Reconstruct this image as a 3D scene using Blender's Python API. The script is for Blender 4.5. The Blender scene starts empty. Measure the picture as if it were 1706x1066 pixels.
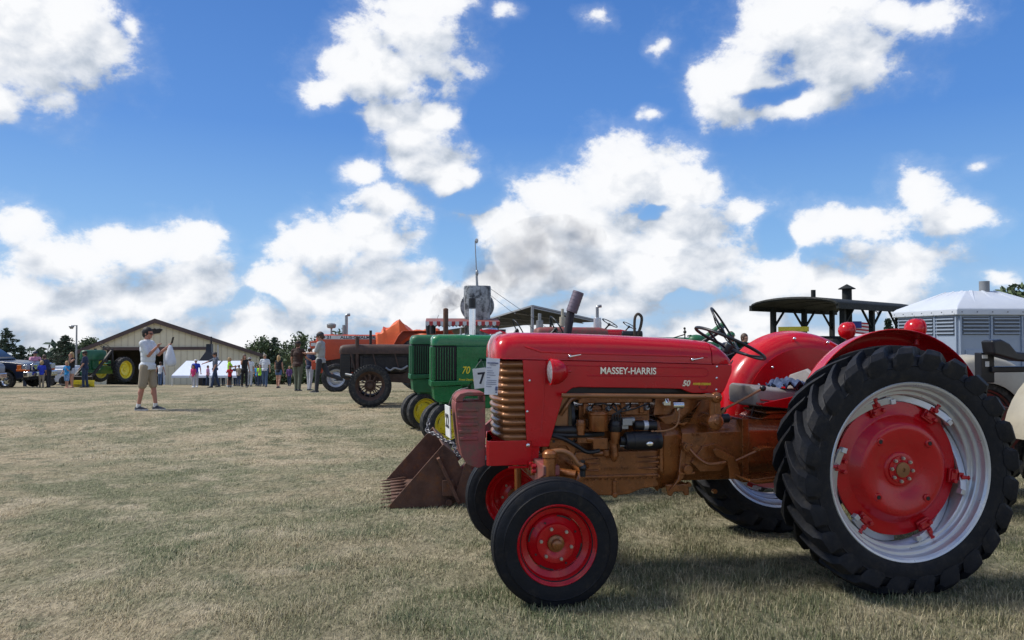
import bpy, bmesh, math, random
import numpy as np
from mathutils import Vector, Matrix, Euler
random.seed(7)
rng = np.random.default_rng(11)
S = bpy.context.scene
col = S.collection
R = math.radians
PI = math.pi

# ------------------------------------------------ camera
F = 1250.0; EYE = 1.5; PITCH = math.atan(31/F)
cd = bpy.data.cameras.new('camera'); cam = bpy.data.objects.new('camera', cd); col.objects.link(cam)
cd.sensor_width = 36; cd.lens = 36*F/1706; cd.clip_start = .05; cd.clip_end = 3000
cam.location = (0, 0, EYE); cam.rotation_euler = (PI/2+PITCH, 0, 0)
S.camera = cam
S.view_settings.view_transform = 'Standard'; S.view_settings.look = 'None'
S.view_settings.exposure = 0.8; S.view_settings.gamma = 1
S.render.resolution_x = 1024; S.render.resolution_y = 640

def ray(u, v):
    a = (u-853)/F; b = (533-v)/F; c, s = math.cos(PITCH), math.sin(PITCH)
    return Vector((a, c-s*b, s+c*b))
def px(u, v, Y):
    d = ray(u, v); return Vector((0, 0, EYE)) + d*(Y/d.y)

# ------------------------------------------------ light
SUN_EL, SUN_AZ = 50, -82          # azimuth from +Y, positive to the right
sd = bpy.data.lights.new('sun', 'SUN'); so = bpy.data.objects.new('sun', sd); col.objects.link(so)
sd.energy = 2.3; sd.angle = R(13); sd.color = (1, .955, .88)
sdir = Vector((math.sin(R(SUN_AZ))*math.cos(R(SUN_EL)), math.cos(R(SUN_AZ))*math.cos(R(SUN_EL)), math.sin(R(SUN_EL))))
so.rotation_euler = sdir.to_track_quat('Z', 'Y').to_euler()
so.location = (-40, 60, 90)

W = bpy.data.worlds.new('World'); S.world = W; W.use_nodes = True
W.cycles.sampling_method = 'MANUAL'; W.cycles.sample_map_resolution = 512
wt = W.node_tree; wt.nodes.clear()
class NT:
    def __init__(s, t): s.t = t
    def n(s, ty, **k):
        o = s.t.nodes.new(ty)
        for a, b in k.items(): setattr(o, a, b)
        return o
    def put(s, sock, x):
        if isinstance(x, bpy.types.NodeSocket): s.t.links.new(x, sock)
        elif x is not None: sock.default_value = x
    def m(s, op, a, b=None, c=None, clamp=False):
        o = s.n('ShaderNodeMath', operation=op, use_clamp=clamp)
        for i, x in enumerate((a, b, c)):
            if x is not None: s.put(o.inputs[i], x)
        return o.outputs[0]
    def vm(s, op, a, b=None, c=None):
        o = s.n('ShaderNodeVectorMath', operation=op)
        for i, x in enumerate((a, b, c)):
            if x is not None: s.put(o.inputs[i], x)
        return o.outputs['Value'] if op in ('LENGTH', 'DOT_PRODUCT') else o.outputs[0]
    def noise(s, vec, scale, detail=4, rough=.5, dist=0, lac=2.0, out='Fac'):
        o = s.n('ShaderNodeTexNoise'); s.put(o.inputs['Vector'], vec)
        for k, x in (('Scale', scale), ('Detail', detail), ('Roughness', rough), ('Distortion', dist), ('Lacunarity', lac)): s.put(o.inputs[k], x)
        return o.outputs[out]
    def mr(s, x, a, b, c=0, d=1, smooth=False):
        o = s.n('ShaderNodeMapRange', interpolation_type='SMOOTHSTEP' if smooth else 'LINEAR')
        s.put(o.inputs['Value'], x); s.put(o.inputs['From Min'], a); s.put(o.inputs['From Max'], b); s.put(o.inputs['To Min'], c); s.put(o.inputs['To Max'], d)
        return o.outputs[0]
    def mix(s, f, a, b, mode='MIX'):
        o = s.n('ShaderNodeMix', data_type='RGBA', blend_type=mode)
        s.put(o.inputs[0], f)
        for i, x in ((6, a), (7, b)):
            if isinstance(x, tuple) and len(x) == 3: x = (*x, 1)
            s.put(o.inputs[i], x)
        return o.outputs[2]
    def ramp(s, f, stops):
        o = s.n('ShaderNodeValToRGB'); s.put(o.inputs[0], f); e = o.color_ramp.elements
        while len(e) < len(stops): e.new(.5)
        for i, (p, c) in enumerate(stops): e[i].position = p; e[i].color = (*c, 1)
        return o.outputs[0]

# clouds: one field over the sky directions, seeded by where the clouds stand (azimuth, elevation)
BL = [(20,60,150,115),(100,25,90,60),(205,45,30,45),(0,140,70,55),(150,70,70,30),
 (680,60,85,65),(600,120,90,52),(550,150,58,28),(765,108,62,34),(620,95,60,55),(690,110,80,52),(700,5,80,30),
 (640,205,50,36),(715,215,40,30),(680,240,60,34),(700,275,66,48),(600,290,48,26),(665,345,75,48),(610,392,75,44),(750,300,40,25),
 (530,420,95,50),(630,455,90,40),(470,480,70,35),(520,500,90,35),(590,500,110,40),
 (30,380,75,48),(110,440,120,50),(230,405,80,40),(310,400,75,45),(60,500,130,45),(200,490,150,55),(330,470,80,45),(110,550,150,35),
 (1030,290,85,62),(950,330,90,60),(1130,300,70,60),(850,385,85,52),(1000,390,130,60),(1150,380,110,50),(1235,355,55,28),
 (900,450,150,55),(1080,450,150,50),(780,480,90,45),(1000,520,130,30),(700,510,90,35),(1180,430,70,40),
 (1520,315,62,50),(1440,375,110,42),(1580,360,80,35),(1500,430,130,48),(1355,390,45,26),(1280,470,75,45),(1400,480,130,45),(1250,520,90,35),(1640,270,42,26),(1690,450,60,30),
 (1330,30,150,70),(1240,130,95,60),(1400,100,130,65),(1490,35,110,50),(1220,180,62,40),(1330,170,90,35),(1190,140,50,50),
 (1108,80,34,26),(1000,18,46,34),(830,30,38,26),(1090,182,40,20),(1190,175,30,50)]
WISP = [(205,45),(830,30),(1000,18),(1108,80),(1090,182),(385,263),(1640,270),(765,108),(1690,450),(1190,175)]
HOLES = [(545,225,50,28),(760,415,34,56),(820,200,40,50),(420,360,60,50),(800,330,36,26),(1300,400,36,30),(1285,158,62,22),(1090,350,16,11),(430,520,40,26),(1150,500,40,16)]
def azel(u, v):
    d = ray(u, v).normalized(); return math.atan2(d.x, d.y), math.asin(d.z)
def cloud_group():
    g = bpy.data.node_groups.new('cloud_field', 'ShaderNodeTree')
    g.interface.new_socket('Vector', in_out='INPUT', socket_type='NodeSocketVector')
    g.interface.new_socket('Density', in_out='OUTPUT', socket_type='NodeSocketFloat')
    g.interface.new_socket('Soft', in_out='OUTPUT', socket_type='NodeSocketFloat')
    t = NT(g); gi = t.n('NodeGroupInput'); go = t.n('NodeGroupOutput')
    v = t.vm('NORMALIZE', gi.outputs[0])
    sp = t.n('ShaderNodeSeparateXYZ'); t.put(sp.inputs[0], v)
    az = t.m('ARCTAN2', sp.outputs[0], sp.outputs[1]); el = t.m('ARCSINE', sp.outputs[2])
    # gentle warp so the ellipses never show
    wz = t.noise(v, 9, 3, .55, out='Color')
    cb = t.n('ShaderNodeCombineXYZ'); t.put(cb.inputs[0], az); t.put(cb.inputs[1], el)
    w2 = t.vm('MULTIPLY_ADD', t.vm('SUBTRACT', wz, (.5, .5, .5)), (.09, .07, 0), cb.outputs[0])
    acc = None
    def ell(b):
        a, e = azel(b[0], b[1]); a2, _ = azel(b[0]+b[2], b[1]); _, e2 = azel(b[0], b[1]-b[3])
        sx, sy = 1/max(abs(a2-a), .003), 1/max(abs(e2-e), .003)
        q = t.vm('LENGTH', t.vm('MULTIPLY_ADD', w2, (sx, sy, 0), (-a*sx, -e*sy, 0)))
        return t.m('ADD', q, .52) if b[:2] in WISP else q
    for b in BL:
        l = ell(b)
        acc = l if acc is None else t.m('SMOOTH_MIN', acc, l, .35)
    hol = None
    for b in HOLES:
        l = ell(b); hol = l if hol is None else t.m('MINIMUM', hol, l)
    f = t.m('SUBTRACT', 1.0, t.m('MINIMUM', acc, 2.2))
    f = t.m('SUBTRACT', f, t.mr(hol, 1.3, .4, 0, .9))
    # elsewhere in the sky (outside what the photo shows): broken cumulus by noise only
    out = t.mr(t.m('ABSOLUTE', az), .62, .78, 0, 1)
    out = t.m('MAXIMUM', out, t.mr(el, .48, .62, 0, 1))
    gen = t.mr(t.noise(v, 3.2, 2, .5), .40, .64, -.9, .9)
    f = t.m('ADD', t.m('MULTIPLY', f, t.m('SUBTRACT', 1, out)), t.m('MULTIPLY', gen, out))
    # low band of distant cloud
    f = t.m('MAXIMUM', f, t.mr(el, .0, .10, .45, -1.0))
    vs = t.vm('MULTIPLY', v, (1, 1, 1.35))
    n1 = t.noise(vs, 13, 10, .65, .15)
    n2 = t.noise(vs, 46, 6, .6)
    bil = t.m('ABSOLUTE', t.m('MULTIPLY', t.m('SUBTRACT', n2, .5), 2))
    d = t.m('ADD', t.m('MULTIPLY', f, 1.0), t.m('MULTIPLY', t.m('SUBTRACT', n1, .445), 2.5))
    d = t.m('SUBTRACT', d, t.m('MULTIPLY', bil, .25))
    t.put(go.inputs[0], d)
    t.put(go.inputs[1], t.m('ADD', f, t.m('MULTIPLY', t.m('SUBTRACT', t.noise(vs, 13, 2.6, .5, .15), .445), 2.5)))
    return g
CG = cloud_group()
T = NT(wt)
sky = T.n('ShaderNodeTexSky', sky_type='NISHITA', sun_disc=False)
sky.sun_elevation = R(SUN_EL); sky.sun_rotation = R(SUN_AZ); sky.altitude = 0; sky.air_density = 1.0; sky.dust_density = .6; sky.ozone_density = 2.6
tc = T.n('ShaderNodeTexCoord')
def cl(off):
    g = T.n('ShaderNodeGroup'); g.node_tree = CG
    T.put(g.inputs[0], T.vm('ADD', tc.outputs['Generated'], off)); return g.outputs
(d0, s0), (_, s1) = [(g[0], g[1]) for g in (cl((0, 0, 0)), cl((-.020, 0, .046)))]
vn = T.vm('NORMALIZE', tc.outputs['Generated'])
elv = T.n('ShaderNodeSeparateXYZ'); T.put(elv.inputs[0], vn)
alpha = T.m('ADD', T.m('MULTIPLY', T.mr(d0, -.02, .45, 0, 1, True), .74), T.m('MULTIPLY', T.mr(d0, -.60, .80, 0, 1, True), .26))
L = T.m('ADD', T.m('MULTIPLY', T.m('SUBTRACT', s0, s1), .70), .72)
L = T.m('SUBTRACT', L, T.mr(s0, .5, 2.2, 0, .26))
def fn(off): return T.noise(T.vm('ADD', T.vm('MULTIPLY', vn, (1, 1, 1.35)), off), 34, 7, .58, .3)
fine = T.m('ADD', T.m('MULTIPLY', T.m('SUBTRACT', fn((0, 0, 0)), fn((-.006, 0, .013))), 1.3), .5)
fine = T.m('ADD', fine, T.m('MULTIPLY', T.m('SUBTRACT', T.noise(vn, 9, 4, .55), .5), .7))
L = T.m('ADD', L, T.m('MULTIPLY', T.m('SUBTRACT', fine, .5), .75), clamp=True)
WS = 10.0/2**S.view_settings.exposure      # world strength is 0.1
ccol = T.ramp(L, [(0, (.42, .48, .57)), (.3, (.56, .62, .71)), (.6, (.76, .80, .865)), (1, (.99, 1.0, 1.02))])
ccol = T.vm('SCALE', ccol); ccol.node.inputs['Scale'].default_value = WS*.98
# the Nishita sky blended with the deeper clean-air blue of this afternoon
deep = T.ramp(T.mr(elv.outputs[2], 0, .7), [(0, (.40, .62, .90)), (.16, (.24, .50, .90)), (.38, (.095, .29, .76)), (.62, (.058, .205, .62)), (1, (.035, .13, .45))])
deep = T.vm('SCALE', deep); deep.node.inputs['Scale'].default_value = WS*.9
skyc = T.mix(.12, deep, sky.outputs[0])
allc = T.mix(alpha, skyc, ccol)
bg = T.n('ShaderNodeBackground'); T.put(bg.inputs[0], allc); bg.inputs[1].default_value = .1
wo = T.n('ShaderNodeOutputWorld'); wt.links.new(bg.outputs[0], wo.inputs[0])

# ------------------------------------------------ materials
MATS = {}
def mat(name, c, rough=.5, metal=0, var=.18, scale=6, bump=0, bscale=40, coat=0, c2=None, mixlo=.45, mixhi=.65, coord='Object', spec=.5):
    if name in MATS: return MATS[name]
    m = bpy.data.materials.new(name); m.use_nodes = True; t = NT(m.node_tree)
    b = m.node_tree.nodes['Principled BSDF']; co = t.n('ShaderNodeTexCoord').outputs[coord]
    n = t.noise(co, scale, 6, .6)
    hi = tuple(min(1, x*(1+var)) for x in c); lo = tuple(x*(1-var) for x in c)
    cc = t.mix(t.mr(n, .3, .7), lo, hi)
    if c2: cc = t.mix(t.mr(t.noise(co, scale*2.3+.7, 7, .65), mixlo, mixhi), cc, c2)
    t.put(b.inputs['Base Color'], cc)
    t.put(b.inputs['Roughness'], t.mr(t.noise(co, scale*3, 4, .6), .3, .7, max(.03, rough*.8), min(1, rough*1.2)))
    b.inputs['Metallic'].default_value = metal; b.inputs['Specular IOR Level'].default_value = spec
    if coat: b.inputs['Coat Weight'].default_value = coat; b.inputs['Coat Roughness'].default_value = .08
    if bump:
        bu = t.n('ShaderNodeBump'); bu.inputs['Strength'].default_value = bump; bu.inputs['Distance'].default_value = .01
        t.put(bu.inputs['Height'], t.noise(co, bscale, 5, .6)); t.put(b.inputs['Normal'], bu.outputs[0])
    MATS[name] = m; return m
RED = mat('red_paint', (.50, .004, .010), .25, 0, .10, 2, .03, 60, .22, spec=.38, c2=(.38, .012, .014), mixlo=.5, mixhi=.8)
REDD = mat('cast_red_paint', (.45, .006, .012), .35, 0, .12, 9, .25, 90, .3)
COP = mat('copper_paint', (.27, .093, .024), .25, .30, .25, 7, .16, 60, .35, c2=(.085, .032, .013), mixlo=.5, mixhi=.85)  # darker second tone, spread by noise, imitates shaded crevices in the castings
BRZ = mat('bronze_paint', (.27, .120, .048), .34, .35, .20, 5, .06, 90, .2)
BLK = mat('black_paint', (.008, .009, .012), .4, 0, .3, 8, .08, 60)
HOSE = mat('black_rubber_hose', (.012, .012, .013), .5, 0, .3, 8)
TYR = mat('tyre_rubber', (.0065, .0078, .0115), .6, 0, .3, 7, .22, 50, 0, c2=(.030, .026, .022), mixlo=.52, mixhi=.80, spec=.28)
TYRO = mat('old_tyre_rubber', (.017, .018, .020), .7, 0, .3, 7, .4, 50, 0, c2=(.11, .10, .085), mixlo=.5, mixhi=.75)
SIL = mat('silver_paint', (.55, .57, .60), .33, .55, .08, 4, .05, 80)
CHR = mat('chrome', (.75, .76, .78), .14, 1, .04, 5)
BOLT = mat('bolt_steel', (.50, .47, .42), .35, .8, .15, 20)
RUST = mat('rusty_steel', (.12, .062, .042), .8, .1, .35, 5, .5, 60, 0, c2=(.21, .085, .035), mixlo=.52, mixhi=.72)
WRED = mat('worn_red_paint', (.27, .055, .055), .6, 0, .25, 5, .25, 60, 0, c2=(.15, .085, .06), mixlo=.42, mixhi=.62)
VINYL = mat('grey_vinyl', (.24, .225, .215), .55, 0, .15, 8, .15, 120, 0, c2=(.20, .18, .17), mixlo=.55, mixhi=.8)
RAGB = mat('blue_rag', (.06, .09, .17), .9, 0, .3, 14, .4, 90)
WHT = mat('white_paper', (.72, .74, .78), .7, 0, .05, 8)
WPL = mat('white_board', (.66, .67, .66), .6, 0, .1, 8)
INK = mat('ink', (.02, .02, .03), .6, 0, .1, 8)
INKB = mat('blue_ink', (.10, .12, .22), .6, 0, .1, 8)
JG = mat('green_paint', (.012, .165, .048), .28, 0, .1, 4, .05, 60, .4)
JGD = mat('dull_green_paint', (.012, .115, .042), .45, 0, .2, 5, .1, 60, .1, c2=(.05, .045, .03), mixlo=.6, mixhi=.8)
JY = mat('yellow_paint', (.80, .64, .03), .4, 0, .12, 6, .1, 60, .1, c2=(.30, .22, .05), mixlo=.6, mixhi=.85)
ORG = mat('orange_paint', (.52, .065, .018), .42, 0, .14, 4, .08, 60, .1, c2=(.30, .05, .02), mixlo=.6, mixhi=.85)
TARP = mat('orange_tarp', (.72, .13, .025), .5, 0, .12, 5, .2, 25)
CREAM = mat('cream_paint', (.40, .37, .29), .45, 0, .1, 5, .1, 50, 0, c2=(.3, .25, .17), mixlo=.6, mixhi=.85)
DGRN = mat('dark_green_wood', (.006, .009, .008), .75, 0, .3, 6, .4, 40)
ROOFB = mat('black_canvas', (.022, .024, .026), .6, 0, .2, 4, .2, 20)
GAL = mat('weathered_zinc', (.36, .385, .40), .5, .3, .3, 2.2, .1, 30, 0, c2=(.05, .055, .06), mixlo=.45, mixhi=.62)
STEEL = mat('grey_steel', (.30, .31, .32), .4, .6, .15, 5)
DKM = mat('dark_iron', (.035, .030, .028), .6, .3, .3, 6, .3, 50)
BRN = mat('brown_paint', (.075, .040, .028), .6, 0, .3, 5, .3, 50, 0, c2=(.035, .022, .018), mixlo=.5, mixhi=.75)
PLG = mat('grey_plastic', (.30, .36, .45), .45, 0, .05, 2, .06, 30)
PLW = mat('white_plastic', (.56, .60, .66), .4, 0, .04, 2)
LOUV = mat('dark_grey_louver_shade', (.12, .13, .145), .7)  # painted shade behind the cabin louvers; plain dark grey on rivets and camper stripe
GLS = mat('clear_lamp_glass', (.42, .45, .48), .12, .5, .4, 60, .5, 70)

# ------------------------------------------------ mesh builder
def frame(ax):
    ax = Vector(ax).normalized(); up = Vector((0, 0, 1)) if abs(ax.z) < .9 else Vector((1, 0, 0))
    a = ax.cross(up).normalized(); return a, ax.cross(a).normalized()
class MB:
    def __init__(s): s.v = []; s.f = []; s.mi = []; s.k = 0; s.cuts = []
    def new(s): s.cuts.append((len(s.v), len(s.f))); return s
    def add(s, vs, fs):
        o = len(s.v); s.v += [tuple(p) for p in vs]; s.f += [tuple(i+o for i in f) for f in fs]; s.mi += [s.k]*len(fs); return s
    def box(s, x0, x1, y0, y1, z0, z1):
        return s.add([(x, y, z) for x in (x0, x1) for y in (y0, y1) for z in (z0, z1)], [(0,1,3,2),(4,6,7,5),(0,4,5,1),(2,3,7,6),(0,2,6,4),(1,5,7,3)])
    def beam(s, p, q, w, h=None, up=(0, 0, 1)):
        p, q = Vector(p), Vector(q); d = (q-p).normalized(); h = h or w
        u = Vector(up); a = d.cross(u)
        if a.length < 1e-3: a = d.cross(Vector((1, 0, 0)))
        a.normalize(); b = a.cross(d).normalized()
        vs = [e + a*sx*w/2 + b*sz*h/2 for e in (p, q) for sx in (-1, 1) for sz in (-1, 1)]
        return s.add(vs, [(0,1,3,2),(4,6,7,5),(0,4,5,1),(2,3,7,6),(0,2,6,4),(1,5,7,3)])
    def loft(s, rings, cap=True, closed=True):
        n = len(rings[0]); vs = [p for r in rings for p in r]; fs = []
        for i in range(len(rings)-1):
            for j in range(n if closed else n-1):
                k = (j+1) % n; fs.append((i*n+j, i*n+k, (i+1)*n+k, (i+1)*n+j))
        if cap and closed: fs += [tuple(range(n-1, -1, -1)), tuple(range((len(rings)-1)*n, len(rings)*n))]
        return s.add(vs, fs)
    def cyl(s, p, q, r, r2=None, n=14, cap=True):
        p, q = Vector(p), Vector(q); r2 = r if r2 is None else r2; a, b = frame(q-p)
        return s.loft([[e+(a*math.cos(t)+b*math.sin(t))*rr for t in [2*PI*i/n for i in range(n)]] for e, rr in ((p, r), (q, r2))], cap)
    def tube(s, pts, r, n=8, closed=False):
        pts = [Vector(p) for p in pts]; N = len(pts); rings = []; pa = None
        for i, p in enumerate(pts):
            d = (pts[(i+1) % N]-pts[i-1]) if closed else (pts[min(i+1, N-1)]-pts[max(i-1, 0)])
            d.normalize()
            if pa is None: a, b = frame(d)
            else:
                a = (pa - d*pa.dot(d)).normalized(); b = d.cross(a)
            pa = a; rr = r[i] if isinstance(r, (list, tuple)) else r
            rings.append([p+(a*math.cos(t)+b*math.sin(t))*rr for t in [2*PI*k/n for k in range(n)]])
        if closed: rings.append(rings[0]); return s.loft(rings, False)
        return s.loft(rings)
    def curve(s, pts, r, n=8, seg=6):
        P = [Vector(p) for p in pts]; P = [P[0]*2-P[1]]+P+[P[-1]*2-P[-2]]; o = []
        for i in range(1, len(P)-2):
            for k in range(seg):
                t = k/seg; a, b, c, d = P[i-1], P[i], P[i+1], P[i+2]
                o.append(.5*((2*b)+(c-a)*t+(2*a-5*b+4*c-d)*t*t+(3*b-a-3*c+d)*t**3))
        o.append(P[-2]); return s.tube(o, r, n)
    def lathe(s, prof, c, ax, n=32, cap=False, a0=0, a1=2*PI):
        c = Vector(c); ax = Vector(ax).normalized(); a, b = frame(ax)
        return s.loft([[c+ax*t+(a*math.cos(w)+b*math.sin(w))*max(r, 1e-4) for w in [2*PI*i/n for i in range(n)]] for r, t in prof], cap)
    def prism(s, poly, a, b, pl='xz'):
        f = {'xz': lambda p, t: (p[0], t, p[1]), 'xy': lambda p, t: (p[0], p[1], t), 'yz': lambda p, t: (t, p[0], p[1])}[pl]
        n = len(poly)
        return s.add([f(p, a) for p in poly]+[f(p, b) for p in poly], [tuple(range(n)), tuple(range(2*n-1, n-1, -1))]+[(i, (i+1) % n, n+(i+1) % n, n+i) for i in range(n)])
    def sph(s, c, r, n=12, sc=(1, 1, 1), rot=None):
        c = Vector(c); rings = []
        for i in range(n//2+1):
            t = PI*i/(n//2); rr = max(math.sin(t), .002)
            rg = [Vector((rr*math.cos(2*PI*k/n)*r*sc[0], rr*math.sin(2*PI*k/n)*r*sc[1], math.cos(t)*r*sc[2])) for k in range(n)]
            if rot: rg = [rot @ p for p in rg]
            rings.append([c+p for p in rg])
        return s.loft(rings)
    def cap(s, p, q, r, r2=None, n=12):
        r2 = r if r2 is None else r2
        return s.cyl(p, q, r, r2, n).sph(p, r, n).sph(q, r2, n)
    def xf(s, M, start=0):
        s.v = s.v[:start]+[tuple(M @ Vector(p)) for p in s.v[start:]]; return s
    def mesh(s, name):
        me = bpy.data.meshes.new(name); me.from_pydata(s.v, [], s.f)
        bm = bmesh.new(); bm.from_mesh(me); bmesh.ops.recalc_face_normals(bm, faces=bm.faces); bm.to_mesh(me); bm.free()
        return me
    def pieces(s, name, mats, parent=None, **k):
        c = s.cuts+[(len(s.v), len(s.f))]; out = []
        for (v0, f0), (v1, f1) in zip(c[:-1], c[1:]):
            m = MB(); m.v = s.v[v0:v1]; m.f = [tuple(i-v0 for i in f) for f in s.f[f0:f1]]; m.mi = s.mi[f0:f1]; out.append(m.build(name, mats, parent, **k))
        return out
    def build(s, name, mats, parent=None, bevel=0, smooth=40, seg=2, loc=None, rot=None):
        me = s.mesh(name)
        mats = mats if isinstance(mats, (list, tuple)) else [mats]
        for m in mats: me.materials.append(m)
        if len(mats) > 1: me.polygons.foreach_set('material_index', s.mi)
        if smooth:
            me.polygons.foreach_set('use_smooth', [True]*len(me.polygons)); me.set_sharp_from_angle(angle=R(smooth))
        o = bpy.data.objects.new(name, me); col.objects.link(o)
        if parent: o.parent = parent
        if loc is not None: o.location = loc
        if rot is not None: o.rotation_euler = rot
        if bevel:
            b = o.modifiers.new('b', 'BEVEL'); b.width = bevel; b.segments = seg; b.limit_method = 'ANGLE'; b.angle_limit = R(35); b.harden_normals = True
        return o
def tag(o, label=None, cat=None, group=None, kind=None):
    for k, v in (('label', label), ('category', cat), ('group', group), ('kind', kind)):
        if v: o[k] = v
    return o
def thing(name, label, cat, loc=(0, 0, 0), rz=0, group=None, sc=1):
    o = bpy.data.objects.new(name, None); o.empty_display_size = .1; col.objects.link(o)
    o.location = loc; o.rotation_euler = (0, 0, rz); o.scale = (sc,)*3
    return tag(o, label, cat, group)
def node(name, parent, loc=(0, 0, 0), rz=0):
    o = bpy.data.objects.new(name, None); o.empty_display_size = .05; col.objects.link(o); o.parent = parent; o.location = loc; o.rotation_euler = (0, 0, rz); return o
def copy_tree(o, parent=None):
    c = o.copy(); col.objects.link(c); c.parent = parent
    for ch in [k for k in bpy.data.objects if k.parent == o]: copy_tree(ch, c)
    return c
def text(name, body, m, parent, M, size, ext=.002, off=0, shear=0, sx=1):
    cu = bpy.data.curves.new(name, 'FONT'); cu.body = body; cu.size = size; cu.extrude = ext; cu.offset = off; cu.shear = shear; cu.align_x = 'CENTER'; cu.align_y = 'CENTER'
    o = bpy.data.objects.new('t', cu); me = bpy.data.meshes.new_from_object(o); bpy.data.objects.remove(o); bpy.data.curves.remove(cu)
    me.transform(Matrix.Diagonal((sx, 1, 1, 1))); me.transform(M); me.name = name; me.materials.clear(); me.materials.append(m)
    q = bpy.data.objects.new(name, me); col.objects.link(q); q.parent = parent; return q
def side_text_matrix(x, y, z, pitch=0):
    # lettering on a tractor's left flank: reads towards the rear (-x), faces +y
    return Matrix.Translation((x, y, z)) @ Matrix.Rotation(pitch, 4, 'Y') @ Matrix(((-1, 0, 0, 0), (0, 0, 1, 0), (0, 1, 0, 0), (0, 0, 0, 1)))

# ------------------------------------------------ ground
GP = [(-30, .1), (0, 0), (7, -.01), (10, -.10), (12, -.17), (14, -.13), (17, -.03), (22, -.08), (27, -.38), (38, -.96), (60, -2.15), (77, -3.0), (120, -5.3), (620, -33.5)]
def gz(y):
    return float(np.interp(y, [p[0] for p in GP], [p[1] for p in GP]))
def gpx(u, Y): p = px(u, 600, Y); return Vector((p.x, Y, gz(Y)))
ys = np.concatenate([np.arange(-30, 0, 3), np.arange(0, 40, .5), np.arange(40, 120, 3), np.arange(120, 621, 25)])
xs = np.concatenate([np.arange(-500, -40, 20), np.arange(-40, 40, 1.), np.arange(40, 501, 20)])
GX, GY = np.meshgrid(xs, ys); GZ = np.interp(GY, [p[0] for p in GP], [p[1] for p in GP])
GZ = GZ + .012*np.sin(GX*1.7+GY*.6)*np.sin(GY*1.1)+.03*np.sin(GX*.23+1)*np.sin(GY*.19)*np.clip((GY-16)/20, 0, 1)
gv = np.stack([GX, GY, GZ], -1).reshape(-1, 3); nx = len(xs)
gf = [(i*nx+j, i*nx+j+1, (i+1)*nx+j+1, (i+1)*nx+j) for i in range(len(ys)-1) for j in range(nx-1)]
gm = bpy.data.meshes.new('field'); gm.from_pydata(gv.tolist(), [], gf); gm.polygons.foreach_set('use_smooth', [True]*len(gf))
field = bpy.data.objects.new('field', gm); col.objects.link(field); tag(field, kind='structure')
def grass_colour(t, pos):
    big = t.noise(pos, .42, 4, .6); mid = t.noise(t.vm('ADD', pos, (31, 7, 0)), 1.9, 5, .65, .4)
    a = t.mix(t.mr(big, .41, .57), (.50, .40, .26), (.150, .175, .088))
    a = t.mix(t.mr(mid, .48, .70), a, (.55, .47, .33))
    sx_ = t.n('ShaderNodeSeparateXYZ'); t.put(sx_.inputs[0], pos)
    g_ = t.mr(t.m('ADD', sx_.outputs[0], t.m('MULTIPLY', t.noise(t.vm('ADD', pos, (9, 3, 0)), .7, 3, .5), 5.0)), -1.2, 3.4, 0, .95, True)
    a = t.mix(t.m('MULTIPLY', g_, t.mr(mid, .34, .64, 1, .45)), a, (.088, .110, .050))
    a = t.mix(t.mr(t.noise(t.vm('ADD', pos, (3, 77, 0)), 2.6, 4, .6), .52, .66), a, (.115, .140, .075))
    return a
def field_mat():
    m = bpy.data.materials.new('dry_grass_ground'); m.use_nodes = True; t = NT(m.node_tree); b = m.node_tree.nodes['Principled BSDF']
    geo = t.n('ShaderNodeNewGeometry'); pos = geo.outputs['Position']
    c = grass_colour(t, pos)
    st = t.vm('MULTIPLY', pos, (1, .45, 1))
    f = t.noise(st, 26, 8, .75, .6)
    c = t.mix(t.mr(f, .38, .64), t.mix(.70, c, (.06, .056, .035)), t.mix(.4, c, (.55, .47, .33)))
    far = t.n('ShaderNodeSeparateXYZ'); t.put(far.inputs[0], pos)
    soil = t.mr(t.noise(t.vm('MULTIPLY', pos, (.35, 1, 1)), .35, 5, .6), .5, .66)
    c = t.mix(t.m('MULTIPLY', soil, t.mr(far.outputs[1], 18, 34, 0, .75)), c, (.26, .19, .125))
    t.put(b.inputs['Base Color'], c); b.inputs['Roughness'].default_value = .95; b.inputs['Specular IOR Level'].default_value = .1
    bu = t.n('ShaderNodeBump'); bu.inputs['Strength'].default_value = .9; bu.inputs['Distance'].default_value = .05
    t.put(bu.inputs['Height'], t.noise(st, 14, 8, .7)); t.put(b.inputs['Normal'], bu.outputs[0])
    return m
gm.materials.append(field_mat())

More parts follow.
